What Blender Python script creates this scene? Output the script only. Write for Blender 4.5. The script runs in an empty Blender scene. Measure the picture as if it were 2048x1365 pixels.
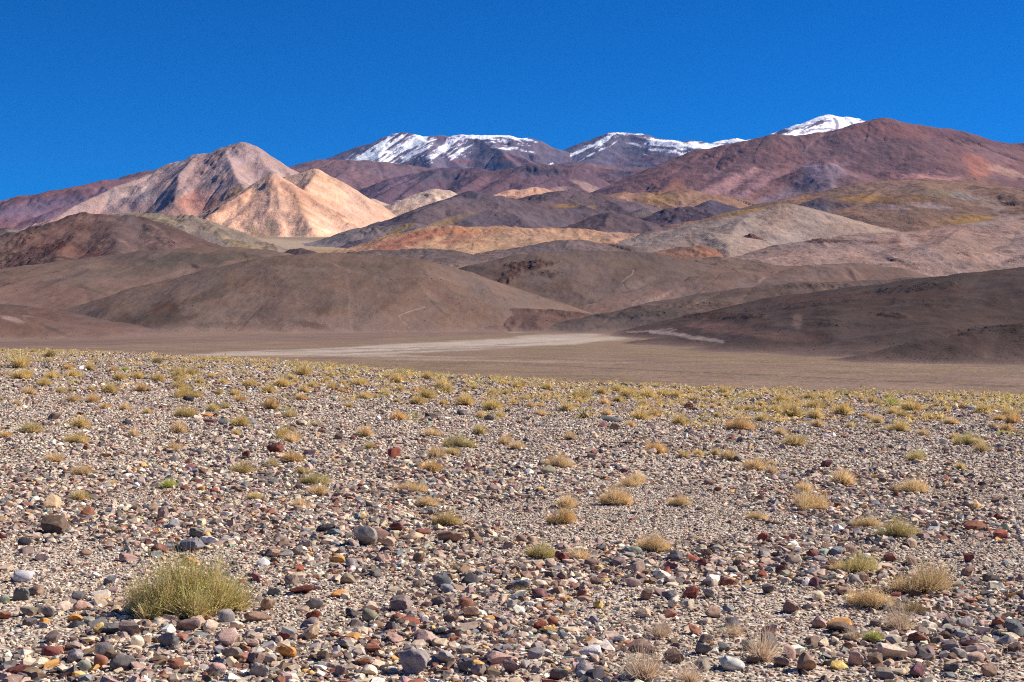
import bpy, math, random
import numpy as np
from mathutils import Vector, Matrix

# ------------------------------------------------------------------ camera, world, sun, exposure
scene = bpy.context.scene
F = 2844.4            # focal length in photo pixels (50 mm on a 36 mm sensor, 2048 px wide)
CX, HY = 1024.0, 640.0  # principal column and the row of the eye level
CAM_Z = 1.6           # eye height above the stones
cam_d = bpy.data.cameras.new('camera'); cam_d.lens = 50.0; cam_d.sensor_width = 36.0
cam_d.shift_y = (HY - 682.5) / 2048.0
cam_d.clip_start = 0.1; cam_d.clip_end = 200000.0
cam = bpy.data.objects.new('camera', cam_d); scene.collection.objects.link(cam)
cam.location = (0, 0, CAM_Z); cam.rotation_euler = (math.radians(90), 0, 0)
scene.camera = cam

SUN_AZ = math.radians(74)   # clockwise from the view direction (+Y)
SUN_EL = math.radians(39)
world = bpy.data.worlds.new('World'); scene.world = world; world.use_nodes = True
wn = world.node_tree; wn.nodes.clear()
sky = wn.nodes.new('ShaderNodeTexSky'); sky.sky_type = 'NISHITA'; sky.sun_disc = False
sky.sun_elevation = SUN_EL; sky.sun_rotation = SUN_AZ
sky.altitude = 4200; sky.air_density = 1.0; sky.dust_density = 0.0; sky.ozone_density = 3.0
hsv = wn.nodes.new('ShaderNodeHueSaturation'); hsv.inputs['Saturation'].default_value = 1.15
hsv.inputs['Hue'].default_value = 0.488; hsv.inputs['Value'].default_value = 1.0
bg = wn.nodes.new('ShaderNodeBackground'); bg.inputs['Strength'].default_value = 0.067
wo = wn.nodes.new('ShaderNodeOutputWorld')
tint = wn.nodes.new('ShaderNodeMix'); tint.data_type = 'RGBA'; tint.blend_type = 'MULTIPLY'; tint.inputs[0].default_value = 1.0
tint.inputs[7].default_value = (0.0, 0.515, 1.12, 1)   # the deep polarised blue of a high desert sky
wn.links.new(sky.outputs[0], hsv.inputs['Color']); wn.links.new(hsv.outputs[0], tint.inputs[6]); wn.links.new(tint.outputs[2], bg.inputs[0]); wn.links.new(bg.outputs[0], wo.inputs[0])
sun_d = bpy.data.lights.new('sun', 'SUN'); sun_d.energy = 5.0; sun_d.angle = math.radians(0.5); sun_d.color = (1.0, 0.94, 0.85)
sun = bpy.data.objects.new('sun', sun_d); scene.collection.objects.link(sun)
sv = Vector((math.sin(SUN_AZ) * math.cos(SUN_EL), math.cos(SUN_AZ) * math.cos(SUN_EL), math.sin(SUN_EL)))
sun.rotation_euler = sv.to_track_quat('Z', 'Y').to_euler(); sun.location = (60, 20, 60)
scene.view_settings.view_transform = 'Standard'; scene.view_settings.look = 'None'
scene.view_settings.exposure = 0.6; scene.view_settings.gamma = 1.0; scene.view_settings.use_curve_mapping = False
scene.render.engine = 'CYCLES'
scene.cycles.use_denoising = False; scene.cycles.denoiser = 'OPENIMAGEDENOISE'; scene.cycles.denoising_input_passes = 'RGB_ALBEDO_NORMAL'; scene.cycles.denoising_prefilter = 'ACCURATE'; scene.cycles.filter_width = 1.1
scene.cycles.max_bounces = 4; scene.cycles.diffuse_bounces = 2; scene.cycles.glossy_bounces = 1
scene.cycles.transparent_max_bounces = 4; scene.cycles.volume_bounces = 0

# ------------------------------------------------------------------ numpy noise
_TAB = np.random.RandomState(11).rand(512, 512).astype(np.float32)
_TABF = _TAB.ravel()
def vnoise(x, y, seed=0):
    x = np.asarray(x); y = np.asarray(y)
    fx0 = np.floor(x); fy0 = np.floor(y); fx = (x - fx0).astype(np.float32); fy = (y - fy0).astype(np.float32)
    ix = fx0.astype(np.int32) + (seed * 131) % 509; iy = fy0.astype(np.int32) + (seed * 197) % 503
    ux = fx * fx * (3 - 2 * fx); uy = fy * fy * (3 - 2 * fy)
    x0 = ix & 511; x1 = (ix + 1) & 511; y0 = (iy & 511) << 9; y1 = ((iy + 1) & 511) << 9
    a = _TABF[y0 + x0]; b = _TABF[y0 + x1]; c = _TABF[y1 + x0]; d = _TABF[y1 + x1]
    return (a + (b - a) * ux + (c - a) * uy + (a - b - c + d) * ux * uy) * 2 - 1
def fbm(x, y, octv=4, seed=0, gain=0.5):
    s = 0; a = 1.0; t = 0
    c, sn = 0.8, 0.6
    for o in range(octv):
        s = s + a * vnoise(x, y, seed + o * 17); t += a; a *= gain
        x, y = (c * x - sn * y) * 2.03 + 11.3, (sn * x + c * y) * 2.03 - 7.1
    return s / t
def ridged(x, y, octv=4, seed=0):
    s = 0; a = 1.0; t = 0
    for o in range(octv):
        s = s + a * (1 - 2 * np.abs(vnoise(x, y, seed + o * 31))); t += a; a *= 0.5
        x, y = (0.8 * x - 0.6 * y) * 2.07 + 5.3, (0.6 * x + 0.8 * y) * 2.07 - 3.1
    return s / t
def sstep(a, b, x):
    t = np.clip((x - a) / (b - a), 0, 1); return t * t * (3 - 2 * t)
def softplus(x, k):
    t = x / k
    return np.where(t > 20, x, k * np.log1p(np.exp(np.clip(t, -40, 20))))

def W(px, py, d):     # photo pixel and depth -> world point
    return ((px - CX) / F * d, d, CAM_Z + (HY - py) / F * d)
def P(x, y, z):
    y = np.maximum(y, 0.5)
    return CX + x / y * F, HY - (z - CAM_Z) / y * F

# ------------------------------------------------------------------ the lie of the land
EDGE_PX = [-900, 0, 300, 600, 900, 1200, 1500, 2048, 2900]
EDGE_PY = [672, 697, 706, 723, 748, 765, 778, 790, 800]
EDGE_D = [110, 88, 80, 66, 52, 46, 44, 43, 42]
FAR_D = [0, 60, 150, 300, 600, 1000, 1500, 2000, 2400, 3000, 4500, 6000, 8000, 12000, 20000, 30000]
FAR_Z = [-9.0, -10.5, -11.5, -12.4, -13.2, -13.0, -8.8, -5, 20, 100, 200, 340, 480, 740, 1250, 1300]
def ground_z(x, y):
    x = np.asarray(x, dtype=np.float64); y = np.asarray(y, dtype=np.float64)
    r = np.sqrt(x * x + y * y)
    yy = np.maximum(y, r * 0.35)
    px = CX + x / yy * F
    ed = np.interp(px, EDGE_PX, EDGE_D); ep = np.interp(px, EDGE_PX, EDGE_PY)
    ze = CAM_Z - (ep - HY) / F * ed
    t = np.clip((yy - 8) / (ed - 8), 0, 1)
    near = ze * t ** 1.3
    near = near + 0.05 * fbm(x / 5.0, y / 5.0, 3, 5) * sstep(2, 9, r) * (1 + r / 40) * sstep(1.0, 0.75, yy / ed)
    over = np.maximum(yy - ed * 0.97, 0)
    near = near - over * 0.10 - 0.0008 * over ** 2
    far = np.interp(yy, FAR_D, FAR_Z)
    far = far + 3.0 * fbm(x / 900.0, y / 900.0, 3, 8) * sstep(1500, 3500, yy) * yy / 3000.0
    far = far + 0.25 * fbm(x / 60., y / 60., 3, 9) * sstep(150, 400, yy)
    back = sstep(-50, -2000, y)
    far = far * (1 - back) + (-12) * back
    k = 0.6
    m = np.maximum(near, far); 
    return np.where(yy < 40, near, m + k * np.log1p(np.exp(-np.abs(near - far) / k)))

# ------------------------------------------------------------------ materials
def new_mat(name):
    m = bpy.data.materials.new(name); m.use_nodes = True; nt = m.node_tree; nt.nodes.clear()
    out = nt.nodes.new('ShaderNodeOutputMaterial'); b = nt.nodes.new('ShaderNodeBsdfPrincipled')
    b.inputs['Roughness'].default_value = 0.95; b.inputs['Specular IOR Level'].default_value = 0.15
    nt.links.new(b.outputs[0], out.inputs[0])
    return m, nt, b
def N(nt, t, **kw):
    n = nt.nodes.new(t)
    for k, v in kw.items():
        if k in n.inputs: n.inputs[k].default_value = v
        else: setattr(n, k, v)
    return n
def L(nt, a, b): nt.links.new(a, b)
def ramp(nt, fac, stops, interp='LINEAR'):
    r = nt.nodes.new('ShaderNodeValToRGB'); r.color_ramp.interpolation = interp
    e = r.color_ramp.elements
    while len(e) < len(stops): e.new(0.5)
    for i, (p, c) in enumerate(stops):
        e[i].position = p; e[i].color = (c, c, c, 1) if isinstance(c, (int, float)) else (*c, 1)
    L(nt, fac, r.inputs[0]); return r
def mixc(nt, mode, fac, a, b):
    m = nt.nodes.new('ShaderNodeMix'); m.data_type = 'RGBA'; m.blend_type = mode
    if isinstance(fac, (int, float)): m.inputs[0].default_value = fac
    else: L(nt, fac, m.inputs[0])
    for v, i in ((a, 6), (b, 7)):
        if isinstance(v, tuple): m.inputs[i].default_value = (*v, 1)
        else: L(nt, v, m.inputs[i])
    return m.outputs[2]

def hill_mat(name, d, speck=0.3, grain=0.3, bump=0.5, snowy=False):
    """land seen from d metres: grain, dark specks and relief at the scale of stones and gullies"""
    m, nt, b = new_mat(name)
    geo = N(nt, 'ShaderNodeNewGeometry'); col = N(nt, 'ShaderNodeVertexColor', layer_name='col')
    s = F / d    # pixels per metre
    n1 = N(nt, 'ShaderNodeTexNoise', Scale=s / 4.0, Detail=3.0, Roughness=0.8); L(nt, geo.outputs['Position'], n1.inputs['Vector'])
    n2 = N(nt, 'ShaderNodeTexNoise', Scale=s / 45.0, Detail=4.0, Roughness=0.6); L(nt, geo.outputs['Position'], n2.inputs['Vector'])
    r1 = ramp(nt, n1.outputs['Fac'], [(0.3, 1 - grain), (0.7, 1 + grain)])
    r2 = ramp(nt, n2.outputs['Fac'], [(0.3, 1 - grain * 0.6), (0.7, 1 + grain * 0.6)])
    c = mixc(nt, 'MULTIPLY', 1.0, col.outputs['Color'], r1.outputs[0])
    c = mixc(nt, 'MULTIPLY', 1.0, c, r2.outputs[0])
    if speck > 0:
        v = N(nt, 'ShaderNodeTexVoronoi', Scale=s / 4.2); L(nt, geo.outputs['Position'], v.inputs['Vector'])
        sp = ramp(nt, v.outputs['Distance'], [(0.16, 1.0), (0.3, 0.0)])
        n3 = N(nt, 'ShaderNodeTexNoise', Scale=s / 60.0, Detail=3.0); L(nt, geo.outputs['Position'], n3.inputs['Vector'])
        r3 = ramp(nt, n3.outputs['Fac'], [(0.4, 0.15 * speck), (0.62, speck)])
        mm = N(nt, 'ShaderNodeMath', operation='MULTIPLY'); L(nt, sp.outputs[0], mm.inputs[0]); L(nt, r3.outputs[0], mm.inputs[1])
        dk = mixc(nt, 'MULTIPLY', 1.0, c, (0.22, 0.18, 0.18))
        c = mixc(nt, 'MIX', mm.outputs[0], c, dk)
    L(nt, c, b.inputs['Base Color'])
    add = N(nt, 'ShaderNodeMath', operation='MULTIPLY_ADD'); L(nt, n2.outputs['Fac'], add.inputs[0]); add.inputs[1].default_value = 3.0
    L(nt, n1.outputs['Fac'], add.inputs[2])
    bp = N(nt, 'ShaderNodeBump', Strength=bump, Distance=4.0 / s); L(nt, add.outputs[0], bp.inputs['Height']); L(nt, bp.outputs[0], b.inputs['Normal'])
    b.inputs['Specular IOR Level'].default_value = 0.05
    return m

# ------------------------------------------------------------------ hills grown from crests and spurs
def R(s, d0, d1=None, m=0.5, r=None, g=1.0):
    pts = [tuple(float(v) for v in t.split(',')) for t in s.split()]
    n = len(pts)
    ln = [0.0]
    for i in range(1, n): ln.append(ln[-1] + math.hypot(pts[i][0] - pts[i-1][0], pts[i][1] - pts[i-1][1]))
    out = []
    for i, p in enumerate(pts):
        d = p[2] if len(p) > 2 else (d0 if d1 is None else d0 + (d1 - d0) * ln[i] / ln[-1])
        out.append(W(p[0], p[1], d))
    return dict(p=np.array(out), m=m, r=r if r is not None else d0 * 0.004, g=g)
def ridge_eval(rd, x, y, lam, amp, seed):
    p = rd['p']; best = np.full(x.shape, -1e9); bs = np.zeros(x.shape); bd = np.zeros(x.shape)
    s0 = 0.0; m, r = rd['m'], rd['r']
    if len(p) == 1: p = np.vstack([p, p + np.array([[1, 0, 0]])])
    for a, b in zip(p[:-1], p[1:]):
        dx, dy = b[0] - a[0], b[1] - a[1]; l2 = dx * dx + dy * dy + 1e-6
        t = np.clip(((x - a[0]) * dx + (y - a[1]) * dy) / l2, 0, 1)
        dd = np.hypot(x - a[0] - t * dx, y - a[1] - t * dy)
        z = a[2] + t * (b[2] - a[2]) - m * (np.sqrt(dd * dd + r * r) - r)
        w = z > best
        best = np.where(w, z, best); bs = np.where(w, s0 + t * math.sqrt(l2), bs); bd = np.where(w, dd, bd)
        s0 += math.sqrt(l2)
    if amp > 0:
        e = 1 - np.exp(-bd / (lam * 1.2))
        gl = ridged(bs / lam + 3.1 * seed, bd / (lam * 6), 3, seed)
        best = best + amp * rd['g'] * e * (gl - 0.35)
    return best, bs, bd

HILLS = []; BOULD = []
def hill(*a, **kw): HILLS.append((a, kw))
def grow(name, ridges, col, label=None, lam=None, amp=None, k=None, patches=(), rocks=(), streak=0.15, streak_col=None,
         warp=1.0, rough=1.0, step=2.25, speck=0.3, grain=0.25, bump=0.5, depth=None, blotch=None, lines=(), relief=None, spurs=None):
    ridges = list(ridges)
    d = float(np.mean([rd['p'][:, 1].mean() for rd in ridges]))
    pxm = d / F
    lam = lam or 28 * pxm; amp = 5 * pxm if amp is None else amp * pxm; k = k or 5 * pxm
    allp = np.vstack([rd['p'] for rd in ridges])
    xs0, xs1 = allp[:, 0].min(), allp[:, 0].max(); ys0, ys1 = allp[:, 1].min(), allp[:, 1].max()
    mm = min(rd['m'] for rd in ridges)
    h = max(allp[:, 2].max() - float(ground_z(np.array([allp[:, 0].mean()]), np.array([d]))[0]), 10)
    mar = min(h / mm * 1.15 + 20, d * 0.5)
    dx = d * step / F
    # frame limits with a generous strip either side
    xl = max(xs0 - mar, -0.43 * ys1); xr = min(xs1 + mar, 0.43 * ys1)
    nx = int((xr - xl) / dx) + 2
    fy = np.arange(max(ys0 - mar, ys0 * 0.45) if depth is None else ys0 - depth, ys1 + 10 * dx, dx * 2.4)
    by = np.arange(fy[-1] + dx * 8, ys1 + mar * 0.45, dx * 12)
    gy = np.concatenate([fy, by]); gx = np.linspace(xl, xr, nx)
    X, Y = np.meshgrid(gx, gy)
    seed = (sum(ord(c) for c in name) * 7 + int(allp[0, 0])) % 997
    if spurs is None: spurs = 1.0 if d > 3000 else 0.0
    if spurs > 0:    # side spurs running down from the crests, so that the flanks read as ribs and gullies
        rs_ = np.random.RandomState(seed + 5)
        for rd in list(ridges):
            p = rd['p']
            if len(p) < 4 or np.ptp(p[:, 0]) < 60 * pxm: continue
            ln = np.concatenate([[0], np.cumsum(np.hypot(np.diff(p[:, 0]), np.diff(p[:, 1])))])
            t = rs_.uniform(10, 30) * pxm
            while t < ln[-1]:
                c_ = np.array([np.interp(t, ln, p[:, k_]) for k_ in range(3)])
                hg = c_[2] - float(ground_z(c_[:1], c_[1:2])[0])
                if abs(c_[0]) < 0.42 * c_[1] and hg > 14 * pxm:
                    sl = rd['m'] * rs_.uniform(0.55, 0.8); run = hg * rs_.uniform(0.45, 0.9) / sl; aim = rs_.uniform(-0.55, 0.45)
                    q1 = c_ + np.array([0, 0, -rs_.uniform(1, 5) * pxm]); q2 = q1 + np.array([aim * run * 0.5 + rs_.normal() * 3 * pxm, -run * 0.5, -sl * run * 0.42]); q3 = q1 + np.array([aim * run + rs_.normal() * 6 * pxm, -run, -sl * run])
                    ridges.append(dict(p=np.array([q1, q2, q3]), m=rd['m'] * 1.1, r=1.5 * pxm, g=rd['g'] * 0.8))
                t += rs_.uniform(28, 75) * pxm / spurs
    wa = warp * 4 * pxm; wl = 60 * pxm
    Xw = X + wa * fbm(X / wl, Y / wl, 3, seed); Yw = Y + wa * fbm(X / wl, Y / wl, 3, seed + 50)
    zs = []; S = None
    for i, rd in enumerate(ridges):
        z, s, dd = ridge_eval(rd, Xw, Yw, lam, amp, seed + i * 13)
        if S is None: S, D, best = s + i * 777, dd, z.copy()
        else:
            w = z > best; S = np.where(w, s + i * 777, S); D = np.where(w, dd, D); best = np.where(w, z, best)
        zs.append(z)
    Z = zs[0]
    for z in zs[1:]:
        mx = np.maximum(Z, z); Z = mx + k * np.log1p(np.exp(-np.abs(Z - z) / k)) * 0.7
    G = ground_z(X, Y)
    rlf = relief if relief is not None else (0.6 if d > 2700 else 0.25)
    Z = Z + rlf * pxm * (1 - np.exp(-D / (14 * pxm))) * (6.5 * ridged(Xw / (75 * pxm), Yw / (150 * pxm), 4, seed + 6) - 1.0)
    if d < 2600:
        rough = rough * 0.5; grain = 0.14; bump = 0.3
        Z = Z + pxm * 7.0 * (1 - np.exp(-D / (25 * pxm))) * ridged(Xw / (170 * pxm) + 3, Yw / (420 * pxm), 2, seed + 8)
    Z = Z + rough * pxm * (2.6 * fbm(X / (40 * pxm), Y / (60 * pxm), 4, seed + 3) + 1.5 * fbm(X / (9 * pxm), Y / (22 * pxm), 4, seed + 4, 0.6))
    rel = Z - G
    ks = 4.5 * pxm; keep = rel > -3.2 * ks - 3
    px, py = P(X, Y, Z)
    # rocky outcrops: real relief and darker stone
    RW = np.zeros(X.shape)
    for q in rocks:
        cx, cy, rx, ry, rot, st = q[:6]
        ca, sa = math.cos(math.radians(rot)), math.sin(math.radians(rot))
        ux = (px - cx) * ca + (py - cy) * sa; uy = -(px - cx) * sa + (py - cy) * ca
        rr = np.sqrt((ux / rx) ** 2 + (uy / ry) ** 2) + 0.55 * fbm(px / 14, py / 9, 3, seed + 21)
        RW = np.maximum(RW, sstep(1.15, 0.7, rr) * st)
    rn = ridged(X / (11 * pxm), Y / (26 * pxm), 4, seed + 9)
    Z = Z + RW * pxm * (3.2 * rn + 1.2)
    rel = Z - G
    Z = G + softplus(rel, ks) - 0.30 * ks * np.exp(-np.clip(rel, 0, None) / (2 * ks))
    def blur(A, n):
        for ax in (0, 1):
            c_ = np.cumsum(np.pad(A, [(n + 1, n) if a_ == ax else (0, 0) for a_ in (0, 1)], mode='edge'), axis=ax)
            A = (np.take(c_, range(2 * n + 1, c_.shape[ax]), ax) - np.take(c_, range(0, c_.shape[ax] - 2 * n - 1), ax)) / (2 * n + 1)
        return A
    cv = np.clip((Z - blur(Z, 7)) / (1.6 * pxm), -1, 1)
    # colour of the rock and soil, with some slope shade put in
    C = np.empty(X.shape + (3,), np.float32); C[:] = col
    big = fbm(px / 90, py / 45, 4, seed + 70); C *= (1 + (blotch if blotch is not None else (0.22 if d > 2600 else 0.10)) * big)[..., None]
    tint = fbm(px / 60 + 9, py / 30, 3, seed + 71)
    C[..., 0] *= 1 + 0.10 * tint; C[..., 2] *= 1 - 0.10 * tint
    # stony crests are darker, the fines washed down to the foot and into hollows are paler
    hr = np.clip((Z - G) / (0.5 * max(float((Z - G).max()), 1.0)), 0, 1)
    C *= (1 + 0.22 * (1 - hr) ** 2 - 0.12 * cv)[..., None]  # curvature term also paints relief contrast into the colour
    if streak:
        sn = fbm(S / (9 * pxm) + 0.2 * fbm(px / 30, py / 30, 2, seed), D / (120 * pxm), 4, seed + 77)
        C *= (1 + streak * 1.6 * sn)[..., None]
        if streak_col is not None:
            w = (sstep(0.12, 0.4, sn) * sstep(3, 25, D / pxm))[..., None] * 0.55
            C = C * (1 - w) + np.array(streak_col, np.float32) * w
    for q in patches:
        cx, cy, rx, ry, rot, pc = q[:6]; st = q[6] if len(q) > 6 else 0.8; kind = q[7] if len(q) > 7 else 'soft'
        ca, sa = math.cos(math.radians(rot)), math.sin(math.radians(rot))
        ux = (px - cx) * ca + (py - cy) * sa; uy = -(px - cx) * sa + (py - cy) * ca
        if kind == 'snow':
            st2 = fbm(ux / 34, uy / 6, 5, seed + 33, 0.62)
            rr = np.sqrt((ux / rx) ** 2 + (uy / ry) ** 2)
            w = 0.95 * sstep(-0.12, 0.16, (1.0 - rr) * 0.5 + st2 * 1.25 + (st - 1.0) * 1.1 + 0.06 * rn)
            w = w * sstep(1.5, 1.3, rr)
        elif kind == 'speck':
            rr = np.sqrt((ux / rx) ** 2 + (uy / ry) ** 2)
            w = sstep(0.15, 0.32, fbm(ux / 8, uy / 5, 4, seed + 35)) * sstep(1.1, 0.6, rr) * st
        else:
            rr = np.sqrt((ux / rx) ** 2 + (uy / ry) ** 2) + 0.7 * fbm(ux / 34, uy / 13, 5, seed + 34, 0.6) + 0.2 * fbm(S / (12 * pxm), D / (80 * pxm), 3, seed + 36)
            w = sstep(1.15, 0.55, rr) * st
        w = w[..., None]
        var = (1 + 0.15 * fbm(px / 18, py / 9, 3, seed + 37))[..., None]
        C = C * (1 - w) + np.array(pc, np.float32) * var * w
    for pts, wd, pc, st in lines:
        lx = px + 2.5 * fbm(px / 9, py / 9, 3, seed + 90); ly = py + 2.0 * fbm(px / 9 + 5, py / 9, 3, seed + 91); dm = np.full(X.shape, 1e9)
        pl = [tuple(float(v) for v in t.split(',')) for t in pts.split()]
        for (ax, ay), (bx, by_) in zip(pl[:-1], pl[1:]):
            ex, ey = bx - ax, by_ - ay; tt = np.clip(((lx - ax) * ex + (ly - ay) * ey) / (ex * ex + ey * ey), 0, 1)
            dm = np.minimum(dm, np.hypot(lx - ax - tt * ex, ly - ay - tt * ey))
        w = (sstep(wd * 1.4, wd * 0.5, dm) * st)[..., None]; C = C * (1 - w) + np.array(pc, np.float32) * w
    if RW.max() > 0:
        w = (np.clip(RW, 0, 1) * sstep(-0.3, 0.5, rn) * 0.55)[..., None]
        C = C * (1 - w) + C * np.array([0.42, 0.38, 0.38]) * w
    if d < 3600:    # debris apron running out into the plain
        w = (0.6 * np.exp(-np.clip(Z - G, 0, None) / (1.1 * ks)) * sstep(2400, 1500, Y))[..., None]
        C = C * (1 - w) + np.array([0.24, 0.175, 0.135], np.float32) * w
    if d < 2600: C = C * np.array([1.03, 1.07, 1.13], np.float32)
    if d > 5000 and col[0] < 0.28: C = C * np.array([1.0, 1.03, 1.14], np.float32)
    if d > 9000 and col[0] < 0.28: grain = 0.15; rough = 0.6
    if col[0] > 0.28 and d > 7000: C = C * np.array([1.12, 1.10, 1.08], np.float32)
    C = np.clip(C * np.array([0.98, 0.86, 0.86], np.float32) * (1 + 0.45 * sstep(0.5, 0.8, C[..., 1:2])), 0.005, 0.90)
    if d < 3600:    # loose boulders on the near slopes
        rs = np.random.RandomState(seed); clump = fbm(px / 40, py / 14, 4, seed + 95)
        pr = (np.clip(RW, 0, 1) * 0.10 + 0.030 * speck * sstep(-0.15, 0.5, clump)) * (X > -0.4 * Y) * (X < 0.4 * Y) * (Y < fy[-1]) * (Z > G - 0.2)
        m = rs.rand(*X.shape) < pr * (step / 1.7); nb = int(m.sum())
        bs_ = pxm * (0.55 + 1.4 * rs.rand(nb) ** 5) * (1 + 0.5 * RW[m])
        BOULD.append((np.stack([X[m] + rs.uniform(-.5, .5, nb) * dx, Y[m], Z[m] + 0.15 * bs_], 1), bs_, C[m] * rs.uniform(0.35, 1.25, (nb, 1)) * np.array([1, 0.9, 0.88])))
    ny_, nx_ = X.shape
    idx = np.arange(ny_ * nx_).reshape(ny_, nx_)
    q = np.stack([idx[:-1, :-1], idx[:-1, 1:], idx[1:, 1:], idx[1:, :-1]], -1).reshape(-1, 4)
    kq = (keep[:-1, :-1] | keep[:-1, 1:] | keep[1:, 1:] | keep[1:, :-1]).reshape(-1)
    q = q[kq]
    used, inv = np.unique(q, return_inverse=True); q = inv.reshape(-1, 4)
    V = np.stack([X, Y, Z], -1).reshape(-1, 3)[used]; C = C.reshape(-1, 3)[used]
    return name, V, q, C, d, speck, grain, bump, label
def raise_hills():
    from concurrent.futures import ThreadPoolExecutor
    with ThreadPoolExecutor(4) as ex:
        res = list(ex.map(lambda s: grow(*s[0], **s[1]), HILLS))
    # leave out slopes that lie deep behind nearer hills (a wide margin is kept for other viewpoints)
    nb = 120; bins = np.linspace(-600, 2650, nb + 1); cover = {}
    for i in sorted(range(len(res)), key=lambda i: res[i][4]):
        name, V, q, C, d, *rest = res[i]
        px, py = P(V[:, 0], V[:, 1], V[:, 2]); bi = np.clip(np.digitize(px, bins) - 1, 0, nb - 1)
        H = np.full(nb, 2000.0)
        for j, hj in cover.items():
            if res[j][4] < d * 0.88: H = np.minimum(H, hj)
        Hp = np.pad(H, 2, mode='edge'); H = np.max([Hp[k:k + nb] for k in range(5)], axis=0)
        vis = py < H[bi] + 22
        kq = vis[q].any(1); q = q[kq]; used, inv = np.unique(q, return_inverse=True)
        top = np.full(nb, 2000.0); np.minimum.at(top, bi, py); cover[i] = top
        res[i] = (name, V[used], inv.reshape(-1, 4), C[used], d, *rest)
    if True:
        for name, V, q, C, d, speck, grain, bump, label in res:
            if len(q) == 0: continue
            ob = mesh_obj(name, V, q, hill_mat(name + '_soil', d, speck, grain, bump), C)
            ob['kind'] = 'structure'
            if label: ob['label'] = label

TRIS = [0]
def mesh_obj(name, V, Q, mat, C=None, smooth=True, parent=None):
    me = bpy.data.meshes.new(name)
    n = len(V); k = Q.shape[1]; f = len(Q)
    me.vertices.add(n); me.vertices.foreach_set('co', np.asarray(V, np.float32).ravel())
    me.loops.add(f * k); me.loops.foreach_set('vertex_index', np.asarray(Q, np.int32).ravel())
    me.polygons.add(f); me.polygons.foreach_set('loop_start', np.arange(0, f * k, k, dtype=np.int32))
    me.update(calc_edges=True)
    me.polygons.foreach_set('use_smooth', np.full(f, smooth))
    if C is not None:
        at = me.color_attributes.new('col', 'FLOAT_COLOR', 'POINT')
        at.data.foreach_set('color', np.concatenate([C, np.ones((n, 1))], 1).astype(np.float32).ravel())
    if mat is not None: me.materials.append(mat)
    TRIS[0] += f * (k - 2)
    ob = bpy.data.objects.new(name, me); scene.collection.objects.link(ob)
    if parent is not None: ob.parent = parent
    return ob
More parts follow.
